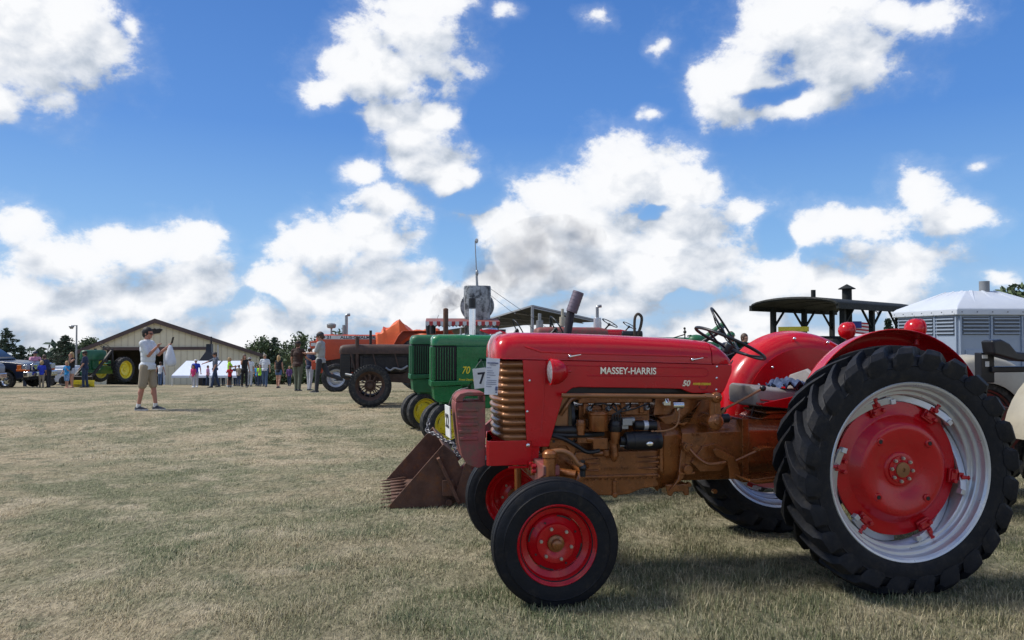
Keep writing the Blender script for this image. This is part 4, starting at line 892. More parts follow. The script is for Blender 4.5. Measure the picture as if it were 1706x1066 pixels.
m = MB(); m.prism([(2.66, .38), (2.62, .40), (2.55, .10), (2.60, .04), (2.72, .02), (2.75, .10)], .676, .70); m.box(2.76, 2.86, .676, .72, .10, .24); m.cyl((2.80, .67, .04), (2.80, .72, .04), .03); m.beam((2.9, .69, .44), (2.72, .69, .05), .03, .14, up=(0, 1, 0)); m.build('bucket_bracket', RUST, lt, bevel=.004)
m = MB()
for k in range(9): y = -.62+k*.155; m.new(); m.prism([(3.41, .005), (3.16, .040), (3.14, .032), (3.20, .0)], y-.012, y+.012)
m.pieces('bucket_tooth', RUST, lt)
m = MB()
for s_ in (1, -1): m.new(); m.beam((2.72, s_*.45, .20), (2.2, s_*.45, .62), .07, .11); m.beam((2.2, s_*.45, .62), (1.0, s_*.45, .92), .07, .11)
m.pieces('loader_arm', WRED, lt, bevel=.006)
ch = thing('chain', 'grey steel chain lying over the top edge of the rusty loader bucket', 'chain')
M_ = Matrix.Translation((LO[0], LO[1], 0)) @ Matrix.Rotation(YAW, 4, 'Z'); P0 = [(2.93, -.05, .70), (2.96, .05, .60), (2.87, .18, .575), (2.82, .32, .545), (2.74, .45, .53), (2.72, .55, .45), (2.68, .60, .40)]
m = MB(); P0 = [M_ @ Vector(p) for p in P0]; L_ = []
for a, b_ in zip(P0[:-1], P0[1:]): L_ += [a.lerp(b_, k/4) for k in range(4)]
for i in range(len(L_)-1):
    m.new(); a, b_ = L_[i], L_[i+1]; d = (b_-a).normalized(); u_, v_ = frame(d); u_ = u_ if i % 2 else v_; c = (a+b_)/2; hl = (b_-a).length*.72
    m.tube([c+d*hl*math.cos(t)+u_*.016*math.sin(t) for t in [2*PI*k/10 for k in range(10)]], .0055, 6, True)
m.pieces('link', mat('galvanised_chain', (.16, .16, .17), .5, .6, .2), ch)
# its stack, leaning back at the top under a ribbed cap
p0, p1, p2, p3 = px(943, 572, 6.95), px(951, 519, 6.95), px(953, 515, 6.95), px(964, 486, 6.95)
iM = M_.inverted(); m = MB(); m.tube([iM @ p0, iM @ ((p0+p1)/2), iM @ p1], .038, 16); m.build('exhaust', mat('sooty_steel', (.028, .025, .032), .75, 0, .2, 8, .2, 80), lt)
m = MB(); a_, b_ = iM @ px(952, 520, 6.95), iM @ p3; m.cyl(a_, b_, .052, n=20)
for k in range(6): c = a_.lerp(b_, (k+.5)/6); m.cyl(c-(b_-a_)*.012, c+(b_-a_)*.012, .055, n=20)
m.build('exhaust_cap', mat('mauve_tin', (.17, .14, .17), .5, .3, .2, 9), lt, bevel=.002)

# ---- two green row-crop tractors
def rowcrop(label, hub, paint, stackm, card, group, wob=0):
    O = origin_for(hub, (2.25, .14), YAW+wob); t = thing('tractor', label, 'tractor', (O[0], O[1], -.135 if hub[1] < 12.5 else -.13), YAW+wob, group)
    zt, zs = 1.70, 1.53
    st = [(2.45, .20, zs, zt-.10), (2.44, .235, zs, zt-.05), (2.41, .255, zs, zt-.015), (2.33, .262, zs, zt), (2.0, .262, zs, zt), (1.2, .26, zs, zt-.015), (.75, .25, zs, zt-.03), (.60, .24, zs, zt-.06)]
    m = MB(); m.loft([hood_sec(*s, 20, .30) for s in st]); m.build('hood', paint, t, smooth=50)
    m = MB(); m.prism([(2.445, zs), (2.452, 1.2), (2.45, .99), (2.06, .99), (2.06, zs)], -.225, .225); m.build('grille_core', BLK, t, bevel=.02)
    m = MB()
    for s_ in (1, -1):
        for k in range(8): x = 2.395-k*.040; m.new(); m.prism([(x+.008, s_*.215), (x+.012, s_*.262), (x+.002, s_*.264), (x-.006, s_*.225)], 1.0, 1.50, 'xy')
        m.new(); m.box(2.41, 2.448, s_*.20 if s_ > 0 else s_*.262, s_*.262 if s_ > 0 else s_*.20, .99, 1.51)
    for k in range(9): y = -.16+k*.04; m.new(); m.box(2.44, 2.462, y-.008, y+.008, 1.0, 1.5)
    m.pieces('grille_bar', paint, t, bevel=.003)
    m = MB(); m.prism([(2.465, .99), (2.47, .90), (1.86, .93), (1.86, .99)], -.272, .272); m.prism([(2.43, .905), (2.41, .70), (2.36, .66), (2.0, .66), (1.98, .91)], -.235, .235); m.build('radiator_base', paint, t, bevel=.012)
    for s_ in (1, -1):
        m = MB(); m.prism([(2.07, 1.51), (2.07, .96), (1.84, .96), (1.80, 1.02), (1.74, 1.28), (1.73, 1.33), (1.2, 1.33), (.60, 1.34), (.60, 1.51)], s_*.235, s_*.262); m.build('side_panel', paint, t, bevel=.005, smooth=30)
    m = MB(); m.box(1.15, 1.98, .262, .268, 1.345, 1.352) ; m.box(1.15, 1.98, .262, .2675, 1.40, 1.405); m.build('panel_crease', paint, t)
    text('numeral', '70', JY, t, side_text_matrix(1.935, .264, 1.145), .155, .001, .002, .25, .8); text('decal_lettering', 'Power Steering', JY, t, side_text_matrix(1.92, .264, 1.005), .048, .0008, .0006, .3, .8)
    m = MB(); m.box(.95, 1.85, -.2, .2, .75, 1.30); m.cyl((1.6, .2, 1.0), (1.6, .28, 1.0), .10); m.box(1.1, 1.45, .18, .26, .9, 1.25)
    for k in range(5): m.cyl((1.75, .12, 1.0+k*.06), (1.75, .24, 1.0+k*.06), .03)
    m.build('engine', JGD, t, bevel=.02)
    m = MB(); m.prism([(2.3, .66), (2.3, .55), (.9, .55), (.3, .48), (-.3, .5), (-.3, .95), (.5, 1.05), (.9, 1.0), (1.0, .75), (2.0, .75)], -.17, .17); m.cyl((0, -.75, .70), (0, .75, .70), .06); m.build('frame', paint, t, bevel=.02)
    m = MB(); m.cyl((2.25, 0, .30), (2.25, 0, .68), .07); m.cyl((2.25, -.14, .33), (2.25, .14, .33), .035); m.build('pedestal', paint, t)
    W_ = node('front_wheels_turned', t, (2.25, 0, .315), R(29)); 
    wh = [wheel_front(t, (2.25+.14*math.sin(R(-19))*s_, .14*math.cos(R(19))*s_, .315), R(19), .325, .215, .155, JY, JY, TYRO, 6, JY, s_, JY, ribs=3) for s_ in (1, -1)]
    bpy.data.objects.remove(W_)
    for s_ in (1, -1): rear_g(t, (0, s_*.85, .70), .70, .46, .31, JY, JY, side=s_)
    m = MB(); x, y = 1.80, .0
    if stackm == CHR: m.cyl((x, y, 1.62), (x, y, 2.10), .052, n=24)
    else: m.cyl((x, y, 1.62), (x, y, 2.17), .048, n=20); m.sph((x, y, 2.17), .048, 16, (1, 1, .5))
    m.build('muffler', stackm, t)
    if stackm == CHR:
        m = MB(); m.cyl((x, y, 2.12), (x, y, 2.27), .058, n=20); m.build('muffler_mouth', BLK, t)
    m = MB(); m.cyl((1.35, .1, 1.64), (1.35, .1, 1.74), .05, n=16); m.cyl((1.35, .1, 1.74), (1.35, .1, 1.78), .07, n=16); m.build('air_intake', BLK, t)
    steer_wheel(t, (.42, 0, 1.80), (-.86, 0, .5), .21, BLK, 3, (.62, 0, 1.62), rot=.5)
    m = MB(); m.box(-.15, .25, -.22, .22, 1.42, 1.50); m.box(-.2, -.13, -.22, .22, 1.45, 1.66); m.build('seat', BLK, t, bevel=.03)
    if card:
        m = MB(); m.tube([(1.76, .27, 1.30), (1.72, .29, 1.20), (1.67, .29, 1.16)], .003, 5); m.build('wire', STEEL, t) if 0 else None
    return t, O
jn, On = rowcrop('glossy green tractor numbered 70 with a chrome stack, nearest the red nose', (-1.045, 11.6), JG, CHR, True, 'pair of green row-crop tractors with yellow front wheels')
jf, Of = rowcrop('duller green tractor with a rusty brown stack, left of the chrome-stacked one', (-1.633, 13.6), JGD, RUST, False, 'pair of green row-crop tractors with yellow front wheels', R(2))
nc = thing('number_card', 'white card reading 7 hung on the side of the near green tractor', 'number card')
m = MB(); m.box(-.10, .10, -.004, .004, -.15, .15); m.build('card', WPL, nc, bevel=.002)
text('numeral', '7', INK, nc, Matrix(((1, 0, 0, .02), (0, 0, 1, -.005), (0, 1, 0, -.01), (0, 0, 0, 1))) @ Matrix.Rotation(0, 4, 'X') @ Matrix.Diagonal((1, 1, -1, 1)), .24, .0006, .004)
m = MB(); m.tube([(-.07, 0, .15), (.05, -.01, .28), (.08, 0, .15)], .003, 6); m.build('wire', STEEL, nc)
nc.location = px(800, 630, 11.22); nc.rotation_euler = (0, R(-6), R(4))

# ---- brown skeleton tractor with artillery wheels
O = origin_for((-3.19, 16.9), (1.75, .55), YAW)
bt = gtr('tractor', 'rusty brown bare-framed tractor with spoked front wheels and chunky tyres', O, YAW,
 dict(hood=(.35, 2.45, 1.40, 1.18, .21), xf=1.75, yf=.55, yr=.62, Rf=.47, Rr=.50, Rri=.30, body=BRN, eng=DKM, frame=BRN, rim=BRN, artillery=True, fender=False, gz=.62, grille=BLK, slat=DKM, seat=True, z=gz(17), swc=(.10, 0, 1.44),
  ex=[(2.05, .16, .70, 1.58, .045, BRN), (1.75, -.05, 1.3, 1.72, .032, DKM)]))
m = MB(); m.new(); m.curve([(1.4, .22, .86), (1.3, .26, .80), (1.2, .27, .85), (1.05, .25, .82), (.9, .24, .9)], .025, 8); m.new(); m.cyl((2.3, .25, .72), (1.95, .45, .66), .03); m.pieces('hose', STEEL, bt)
m = MB()
for x in (2.2, 1.7, 1.2, .8): m.new(); m.beam((x, .2, 1.2), (x-.12, .2, .75), .05, .03)
m.pieces('frame_strut', BRN, bt)

# ---- orange tractor with white name stripe
O = origin_for((-5.617, 24.0), (2.75, .72), YAW)
ot = gtr('tractor', 'large orange tractor with a white name stripe, behind the rusty brown one', O, YAW,
 dict(hood=(1.15, 3.42, 1.86, 1.46, .30), xf=2.75, yf=.72, yr=.85, Rf=.46, Rr=.90, Rri=.55, wr=.42, body=ORG, eng=DKM, frame=ORG, rim=CREAM, rimf=SIL, fender=False, gz=.95, seat=False, sw=False, z=gz(24)-.02,
  ex=[(2.55, 0, 1.8, 2.17, .05, STEEL), (2.47, 0, 1.8, 2.42, .05, STEEL, 'elbow')]))
m = MB()
for s_ in (1, -1): m.new(); m.prism([(3.36, 1.70), (3.36, 1.825), (1.15, 1.80), (1.15, 1.70)], s_*.296, s_*.312); m.new(); m.prism([(3.30, 1.46), (3.30, .98), (2.45, 1.10), (2.25, 1.46)], s_*.25, s_*.30)
ps = m.pieces('stripe', WPL, ot); 
for p in (ps[1], ps[3]): p.data.materials[0] = ORG; p.name = 'side_panel'
text('lettering', 'D 21', INK, ot, side_text_matrix(3.08, .313, 1.762), .13, .002, .004, 0, 1.2); text('lettering', 'ALLIS-CHALMERS', INK, ot, side_text_matrix(2.05, .313, 1.755), .125, .002, .004, 0, 1.25)
m = MB(); m.lathe([(.03, -.35), (.03, -.12), (.13, -.10), (.15, -.04), (.15, .02), (.10, .05), (0, .06)], (2.95, 0, 2.17), (0, 0, 1), 24); m.build('air_cleaner', STEEL, ot, bevel=.005)
m = MB(); m.prism([(3.60, 1.40), (3.62, 1.62), (3.40, 1.66), (3.38, 1.40)], -.25, .25); m.build('nose_cowl', ORG, ot, bevel=.02); m = MB(); m.box(3.42, 3.58, .25, .258, 1.48, 1.58); m.build('nose_plate', WPL, ot)
m = MB(); m.prism([(3.55, 1.0), (3.55, .72), (3.2, .72), (3.2, 1.0)], -.3, .3); m.build('weight_block', ORG, ot, bevel=.02)
for s_ in (1, -1):
    m = MB(); fo = [(1.05, 1.30), (.80, 1.78), (.70, 1.93), (.62, 1.96), (-.95, 1.96), (-1.05, 1.85)]; fi = [(x, z) for x, z in reversed([(1.02, 1.27)]+[(.98*math.cos(R(a)), .90+.98*math.sin(R(a))) for a in range(25, 125, 8)])]
    m.prism(fo+[(-.6, 1.67)]+[(p[0], p[1]) for p in reversed(arc(0, .9, .99, 25, 125, 14))], s_*.60, s_*.63); m.prism([(.60, 1.955), (-.95, 1.955), (-.95, 1.975), (.60, 1.975)], s_*.60, s_*1.06)
    m.loft([[(x, s_*.6, z), (x, s_*1.06, z), (x+.01, s_*1.06, z+.02), (x+.01, s_*.6, z+.02)] for x, z in ((1.05, 1.30), (.80, 1.78), (.68, 1.93), (.60, 1.96))]); m.build('fender', ORG, ot, bevel=.006, smooth=30)
m = MB(); m.box(-.30, -.10, .50, .80, 1.97, 2.20); m.build('lamp_box', BLK, ot, bevel=.01)
m = MB(); m.cyl((-.35, .6, 1.97), (-.52, .6, 2.5), .008, n=6); m.build('antenna', DKM, ot)
# orange tarpaulin, creased sheet over the driving seat
tp = MB(); G = 26; vs = []
for i in range(G):
    for j in range(G):
        a, b_ = i/(G-1), j/(G-1); x = 1.50-a*2.1; y = -.72+b_*1.44
        pk = 2.0+.36*max(0, 1-abs(x-.75)/.42)+.13*max(0, 1-abs(x+.35)/.3)+.10*max(0, 1-abs(x-1.25)/.2)
        e = abs(y)/.72; z = pk-(.18*e*e)-(.95*max(0, e-.55)/.45)*(1 if x > .15 else .22)+.035*math.sin(9*x+5*y)*e+.03*math.sin(17*x-8*y)
        if x > 1.3: z = min(z, 1.93-.1*e)
        vs.append((x+.03*math.sin(6*y), y*(1-.10*max(0, e-.5)), z))
tp.add(vs, [(i*G+j, i*G+j+1, (i+1)*G+j+1, (i+1)*G+j) for i in range(G-1) for j in range(G-1)])
ob = tp.build('tarpaulin', TARP, None, smooth=28, loc=(O[0], O[1], gz(24)-.02), rot=(0, 0, YAW)); so_ = ob.modifiers.new('s', 'SOLIDIFY'); so_.thickness = .006
tag(ob, 'bright orange tarpaulin draped in peaks over the seat of the orange tractor', 'tarpaulin')

# ---- oil-pull engine with a square tower and striped awning
Y = 20; oe = thing('traction_engine', 'grey towered oil engine with a red scalloped awning behind the green hoods', 'engine', (px(795, 600, Y).x, Y, gz(Y)), R(185)); ox, oy, oz = oe.location
def le(u, v, Yd): p = px(u, v, Yd); return Vector(rot2(p.x-ox, p.y-oy, -R(185))+(p.z-oz,))
def lz(v, Yd=Y): return px(853, v, Yd).z-oz
m = MB(); zt = lz(477); z0 = lz(560); m.loft([[(x*k, y*k, z) for x, y in [(.36*math.cos(t)*abs(math.cos(t))**-.4 if abs(math.cos(t)) > .01 else 0, .36*math.sin(t)*abs(math.sin(t))**-.4 if abs(math.sin(t)) > .01 else 0) for t in [2*PI*i/32+.01 for i in range(32)]]] for z, k in ((z0-.4, .92), (z0, .93), (zt-.75, .95), (zt-.35, 1.0), (zt-.04, 1.0), (zt, .97))]); m.build('cooling_tower', GAL, oe, smooth=50)
m = MB(); m.lathe([(0, -.04), (.40, -.04), (.42, 0), (.40, .04), (0, .04)], (.03, -.28, zt-.52), (.1, 1, 0), 40); m.lathe([(0, -.03), (.36, -.03), (.38, 0), (.36, .03), (0, .03)], (-.10, -.42, zt-.50), (.1, 1, 0), 40); m.build('flywheel_cover', GAL, oe)
m = MB(); m.cyl((0, 0, zt-.05), (.02, 0, zt+.35), .035, .03, 10); m.cyl((.02, 0, zt+.35), (.06, 0, zt+1.22), .014, .012, 8); m.build('flue_pipe', STEEL, oe)
m = MB(); m.lathe([(0, -.01), (.065, -.01), (.07, 0), (.06, .012), (0, .015)], (.02, 0, zt+1.22), (.8, .5, 0), 20); m.sph((.01, 0, zt+.36), .055, 10, (.8, .8, 1.6)); m.build('flue_cap', STEEL, oe)
m = MB(); m.cyl(le(721, 556, Y), le(721, 535, Y), .075, .085, 16); m.cyl(le(721, 536, Y), le(721, 533.5, Y), .13, .14, 16); m.build('smoke_stack', BLK, oe)
m = MB(); m.cyl((1.6, 0, 1.15), (-1.6, 0, 1.15), .42, n=24); m.box(-1.4, 1.2, -.6, .6, .75, .9); m.build('boiler', DKM, oe, bevel=.02)
for x, r_ in ((1.2, .5), (-1.1, .8)):
    for s_ in (1, -1):
        m = MB(); m.lathe([(r_, -.2), (r_, .2), (r_-.04, .2), (r_-.04, -.2)], (x, s_*.9, r_), (0, 1, 0), 32)
        for k in range(10): a = 2*PI*k/10; m.beam((x, s_*.9, r_), (x+(r_-.03)*math.cos(a), s_*.9, r_+(r_-.03)*math.sin(a)), .03)
        m.build('wheel', DKM, oe)
aw = [le(u, v, Y) for u, v in ((722, 541), (780, 536))]; d_ = Vector((0, 1.6, 0)); m = MB(); zA = aw[0].z+.05
m.loft([[(x, y, z) for y, z in ((-.75, zA), (0, zA+.10), (.75, zA), (.75, zA+.02), (0, zA+.12), (-.75, zA+.02))] for x in (1.35, -.55)]); m.build('awning', WRED, oe)
m = MB(); mw = MB()
for k in range(20):
    q = m if k % 2 else mw; q.new(); x = 1.35-k*.095; q.prism([(x, zA+.02), (x-.095, zA+.02), (x-.095, zA-.06), (x-.0475, zA-.10), (x, zA-.06)], -.76, -.75); q.new(); q.prism([(x, zA+.02), (x-.095, zA+.02), (x-.095, zA-.06), (x-.0475, zA-.10), (x, zA-.06)], .75, .76)
m.pieces('awning_fringe', REDD, oe); mw.pieces('awning_fringe', WPL, oe)
m = MB()
for x in (1.3, -.5):
    for s_ in (1, -1): m.new(); m.cyl((x, s_*.7, .8), (x, s_*.7, zA+.02), .025, n=8)
m.pieces('awning_post', BLK, oe)
m = MB(); m.tube([(-.3, .05, zt-.03), (-1.9, .1, lz(548))], .006, 5); m.new(); m.tube([(-.3, .05, zt-.2), (-1.6, .1, lz(553))], .005, 5); m.cuts = []; m.build('stay_wire', DKM, oe)

# ---- black canvas canopy
tn = thing('canopy', 'large black canvas canopy on thin poles beyond the red hood', 'canopy', (.6, 25, gz(25)), 0); b0 = Vector(tn.location)
C_ = [px(887, 511, 23), px(1000, 536, 27), px(885, 540, 36), px(768, 547, 30)]
C_ = [c-b0 for c in C_]; up = Vector((0, 0, .03)); m = MB(); rr = []
for i in range(7):
    a, b_ = C_[0].lerp(C_[3], i/6), C_[1].lerp(C_[2], i/6); sg = [a.lerp(b_, j/6)-Vector((0, 0, .05*math.sin(PI*j/6)*math.sin(PI*i/6))) for j in range(7)]; rr.append(sg+[p+up for p in reversed(sg)])
m.loft(rr); m.build('canvas', ROOFB, tn, smooth=50)
far2 = px(640, 566, 33)-b0; m = MB(); m.loft([[C_[3], C_[3]+up, C_[2]+up, C_[2]], [far2, far2+up, far2+up+Vector((1, 5, 0)), far2+Vector((1, 5, 0))]]); m.build('canvas', ROOFB, tn)
m = MB()
for a, b_ in ((0, 1), (0, 3)):
    for k in range(1): m.new(); m.beam(C_[a]+up, C_[b_]+up, .05, .05)
for i in range(5): a, b_ = C_[0].lerp(C_[3], i/5), C_[1].lerp(C_[2], i/5); m.new(); m.beam(a-Vector((0, 0, .03)), b_-Vector((0, 0, .03)), .04, .04)
m.pieces('rafter', mat('grey_tube', (.33, .34, .35), .5, .2, .1), tn)
m = MB()
for p in (C_[0], C_[1], C_[0].lerp(C_[3], .5), C_[3], C_[2], C_[1].lerp(C_[2], .5)): q = p.copy(); q.z = gz(p.y+25)-b0.z; m.new(); m.cyl(q, p, .045, n=8)
m.pieces('pole', MATS['grey_tube'], tn)

# ---- tractors seen only over the red hood
O = origin_for((px(905, 600, 18).x, 18), (2.4, .5), YAW)
ft = gtr('tractor', 'distant red tractor with tall silver mufflers under the black canopy', O, YAW,
 dict(hood=(.7, 2.5, 1.83, 1.52, .27), xf=2.2, yf=.5, yr=.8, Rf=.38, Rr=.72, body=WRED, eng=DKM, rim=CREAM, z=gz(18), gz=1.0, ex=[(2.38, 0, 1.7, 2.16, .04, STEEL, 'muffler'), (1.80, 0, 1.75, 2.28, .035, CREAM, 'muffler'), (2.1, .0, 1.7, 2.1, .03, BLK)]))
O = origin_for((px(955, 600, 21).x, 21), (2.4, .5), YAW)
f2 = gtr('tractor', 'distant red tractor with a silver muffler and curved outlet, right of the canopy pole', O, YAW,
 dict(hood=(.7, 2.5, 1.85, 1.52, .27), xf=2.2, yf=.5, yr=.8, Rf=.38, Rr=.72, body=RED, eng=DKM, rim=CREAM, z=gz(21), gz=1.0, ex=[(1.55, 0, 1.7, 2.42, .045, STEEL, 'elbow')]))
m = MB(); m.cyl((1.55, 0, 1.72), (1.55, 0, 2.02+.15), .11, n=18); m.build('muffler', SIL, f2, bevel=.01)
O = origin_for((px(1060, 600, 16).x, 16), (2.2, .5), YAW)
gt = gtr('tractor', 'green tractor showing only its lever, fender and strapped muffler above the red hood', O, YAW,
 dict(hood=(.5, 2.4, 1.60, 1.35, .25), xf=2.0, yf=.5, yr=.8, Rf=.38, Rr=.70, body=JGD, eng=DKM, rim=JY, z=gz(16), gz=.9, sw=False, ex=[]))
def lg(u, v, Yd, O=O, zz=gz(16)): p = px(u, v, Yd); return Vector(rot2(p.x-O[0], p.y-O[1], -YAW)+(p.z-zz,))
m = MB(); m.cyl(lg(1036, 557, 15.8), lg(1070, 557, 15.8), .075, n=18); m.build('muffler', BLK, gt, bevel=.015)
m = MB(); a = lg(1058, 562, 15.7); m.curve([a, lg(1057, 545, 15.7), lg(1058, 529, 15.7), lg(1063, 523, 15.7), lg(1069, 529, 15.7), lg(1067, 545, 15.7), lg(1061, 560, 15.7)], .03, 8); m.build('strap', mat('leather', (.07, .05, .035), .7), gt)
m = MB(); m.cyl(lg(1118, 564, 15.8), lg(1141, 557, 15.8), .012); m.cyl(lg(1141, 566, 15.8), lg(1141, 548, 15.8), .013); m.sph(lg(1141, 553, 15.8), .035, 12); m.sph(lg(1140.5, 547, 15.8), .026, 12); m.build('lever', DKM, gt)
m = MB(); m.curve([lg(1145, 560, 15.8), lg(1152, 559, 15.8), lg(1158, 566, 15.8)], .014); m.cyl(lg(1160, 575, 15.8), lg(1205, 541, 15.8), .07, n=16); m.sph(lg(1160, 566, 15.8), .16, 16, (1.2, 1, .7)); m.build('loader_arm', JGD, gt)

# ---- wooden canopy engine
wc = thing('traction_engine', 'old engine under a dark green arched wooden roof with a capped chimney', 'engine', px(1395, 600, 27.5)*1, R(180-138)); wc.location.z = gz(27.5); wx, wy, wz = wc.location
m = MB(); h0 = px(853, 514, 27.5).z-wz; L2, W2 = 3.3, 1.55; rs = []
for x in np.linspace(-L2, L2, 9):
    pts = [(W2*math.sin(R(a)), .31*(math.cos(R(a*.93)))) for a in np.linspace(-90, 90, 15)]
    rs.append([(x, y, h0+z) for y, z in pts]+[(x, y*.985, h0+z-.09) for y, z in reversed(pts)])
m.loft(rs); m.build('roof', DGRN, wc, smooth=50)
m = MB()
for x in (-L2, -L2/2, 0, L2/2, L2):
    pts = [(W2*.98*math.sin(R(a)), .27*(math.cos(R(a*.93)))) for a in np.linspace(-90, 90, 13)]; m.new(); m.tube([(x, y, h0+z-.02) for y, z in pts], .055, 6)
for s_ in (1, -1): m.new(); m.box(-L2-.02, L2+.02, s_*W2-.05, s_*W2+.05, h0-.13, h0+.06)
m.pieces('roof_beam', DGRN, wc)
m = MB(); mb = MB()
for x in (-2.3, 0, 2.3):
    for s_ in (1, -1):
        m.new(); m.box(x-.08, x+.08, s_*1.25-.08, s_*1.25+.08, .9, h0+.02)
        for k in (-1, 1):
            if abs(x+k) < 2.9: mb.new(); mb.beam((x, s_*1.25, h0-.75), (x+k*.85, s_*1.25, h0-.05), .06)
m.pieces('post', DGRN, wc); mb.pieces('brace', DGRN, wc)
m = MB(); m.cyl((.4, -.2, 1.0), (.4, -.2, h0+.75), .17, n=20); m.build('chimney', DGRN, wc); m = MB(); m.lathe([(.30, 0), (.30, .02), (.04, .17), (.0, .19)], (.4, -.2, h0+.72), (0, 0, 1), 24); m.build('chimney_cap', DGRN, wc)
m = MB(); m.cyl((-1.6, .1, h0+.2), (-1.6, .1, h0+.62), .08, n=12); m.build('vent', DGRN, wc)
m = MB(); m.box(-2.6, 2.6, -1.3, 1.3, .85, .98); m.cyl((-2.2, 0, 1.5), (2.0, 0, 1.5), .5, n=24); m.box(-2.9, -2.6, -1.2, 1.2, 1.1, 1.9); m.build('platform', DKM, wc, bevel=.02)
m = MB(); m.box(-2.6, -2.55, -.2, .9, 2.15, 2.32); m.build('yellow_board', JY, wc)
for x in (-1.8, 1.8):
    for s_ in (1, -1): m = MB(); m.lathe([(.55, -.12), (.55, .12), (.45, .12), (.12, .05), (.12, -.05), (.45, -.12)], (x, s_*1.1, .55), (0, 1, 0), 28); m.build('wheel', DKM, wc)

# ---- portable toilet cabin
pt = thing('portable_toilet', 'large grey portable toilet with a white hipped roof and a vent pipe', 'portable toilet'); c0 = px(1597, 600, 13.0); pt.location = (c0.x, 13.0, gz(13)); pt.rotation_euler = (0, 0, R(5))
# local: corner at origin, left face runs along +y, right face along +x
za = px(853, 523, 13.0).z-pt.location.z; m = MB(); m.box(0, 1.75, 0, 1.75, .08, za); m.box(-.03, 1.78, -.03, 1.78, .0, .10); m.build('cabin', PLG, pt, bevel=.02)
m = MB(); ml = MB(); ms = MB()
for i in range(3):
    a = .06+i*.57
    for f in (0, 1):
        def bx2(q, s0, s1, o0, o1, z0, z1):
            if f == 0: q.box(-o1, -o0, s0, s1, z0, z1)
            else: q.box(s0, s1, -o1, -o0, z0, z1)
        m.new(); bx2(m, a-.045, a-.008, .0, .03, .12, za-.02)
        m.new(); bx2(m, a+.06, a+.47, .0, .018, za-1.5, za-.62); m.new(); bx2(m, a+.10, a+.43, .018, .026, za-1.45, za-.67)
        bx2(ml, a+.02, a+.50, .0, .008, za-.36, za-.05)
        for k in range(5): ms.new(); z = za-.345+k*.063; bx2(ms, a+.02, a+.50, .006, .035, z, z+.024)
m.pieces('wall_rib', PLG, pt, bevel=.008); ml.build('louver_shade_panel', LOUV, pt); ms.pieces('louver', PLG, pt, bevel=.004)  # dark panels on the closed wall carry the shade behind the louvers as colour
m = MB(); e = .07
m.loft([[(-e, -e, za-.02), (1.75+e, -e, za-.02), (1.75+e, 1.75+e, za-.02), (-e, 1.75+e, za-.02)], [(-e, -e, za+.09), (1.75+e, -e, za+.09), (1.75+e, 1.75+e, za+.09), (-e, 1.75+e, za+.09)], [(.0-.02, .0-.02, za+.14), (1.77, -.02, za+.14), (1.77, 1.77, za+.14), (-.02, 1.77, za+.14)], [(.55, .55, za+.44), (1.2, .55, za+.44), (1.2, 1.2, za+.44), (.55, 1.2, za+.44)]])
m.build('roof', PLW, pt, bevel=.02, smooth=30)
m = MB()
for k in range(3): q = .35+k*.5; m.new(); m.beam((q, .06, za+.165), (.5+q*.45, .56, za+.445), .05, .02); m.new(); m.beam((.06, q, za+.165), (.56, .5+q*.45, za+.445), .05, .02)
m.pieces('roof_rib', PLW, pt, bevel=.006)
m = MB(); m.cyl((.95, .60, za+.25), (.95, .60, za+.62), .085, n=24); m.build('vent_pipe', mat('grey_pvc', (.20, .21, .22), .5), pt)
m = MB()
for k in range(7): m.new(); m.cyl((-.101, k*.28, za+.035), (-.108, k*.28, za+.035), .012, n=8); m.new(); m.cyl((k*.28, -.101, za+.035), (k*.28, -.108, za+.035), .012, n=8)
m.pieces('rivet', LOUV, pt)

# ---- tractor cut by the right edge
rt = gtr('tractor', 'tractor with cream fenders and a black high-backed seat at the right edge', (4.72, 6.9), YAW,
 dict(hood=(.75, 1.9, 1.12, .9, .22), xf=1.75, yf=.5, yr=.62, Rf=.30, Rr=.62, Rri=.36, wr=.28, body=WRED, eng=WRED, rim=WRED, fend=CREAM, z=0, gz=.6, seat=False, sw=False))
def lr(u, v, Yd): p = px(u, v, Yd); return Vector(rot2(p.x-4.72, p.y-6.9, -YAW)+(p.z,))
a = lr(1660, 570, 6.5); bq = lr(1706, 570, 6.5); X0 = a.x; m = MB()
m.prism([(X0, lr(0, 567, 6.5).z), (X0-.02, lr(0, 590, 6.5).z), (X0-.10, lr(0, 594, 6.5).z), (X0-.26, lr(0, 602, 6.5).z), (X0-.6, lr(0, 606, 6.5).z), (X0-.6, lr(0, 592, 6.5).z), (X0-.25, lr(0, 586, 6.5).z), (X0-.18, lr(0, 572, 6.5).z), (X0-.10, lr(0, 565, 6.5).z)], .12, .26); m.build('seat', BLK, rt, bevel=.02)
m = MB(); m.box(X0-.15, X0-.01, .04, .12, lr(0, 640, 6.5).z, lr(0, 588, 6.5).z); m.box(X0-.5, X0-.1, .02, .15, lr(0, 622, 6.5).z, lr(0, 612, 6.5).z); m.build('seat_post', BLK, rt, bevel=.01)
m = MB(); m.box(X0-.08, X0-.03, .24, .243, lr(0, 575, 6.5).z, lr(0, 570, 6.5).z); m.new(); m.box(X0-.075, X0-.02, .121, .124, lr(0, 598, 6.5).z, lr(0, 592, 6.5).z); m.box(X0-.09, X0-.05, .121, .124, lr(0, 612, 6.5).z, lr(0, 603, 6.5).z); m.cuts = []; m.build('seat_sticker', WPL, rt)

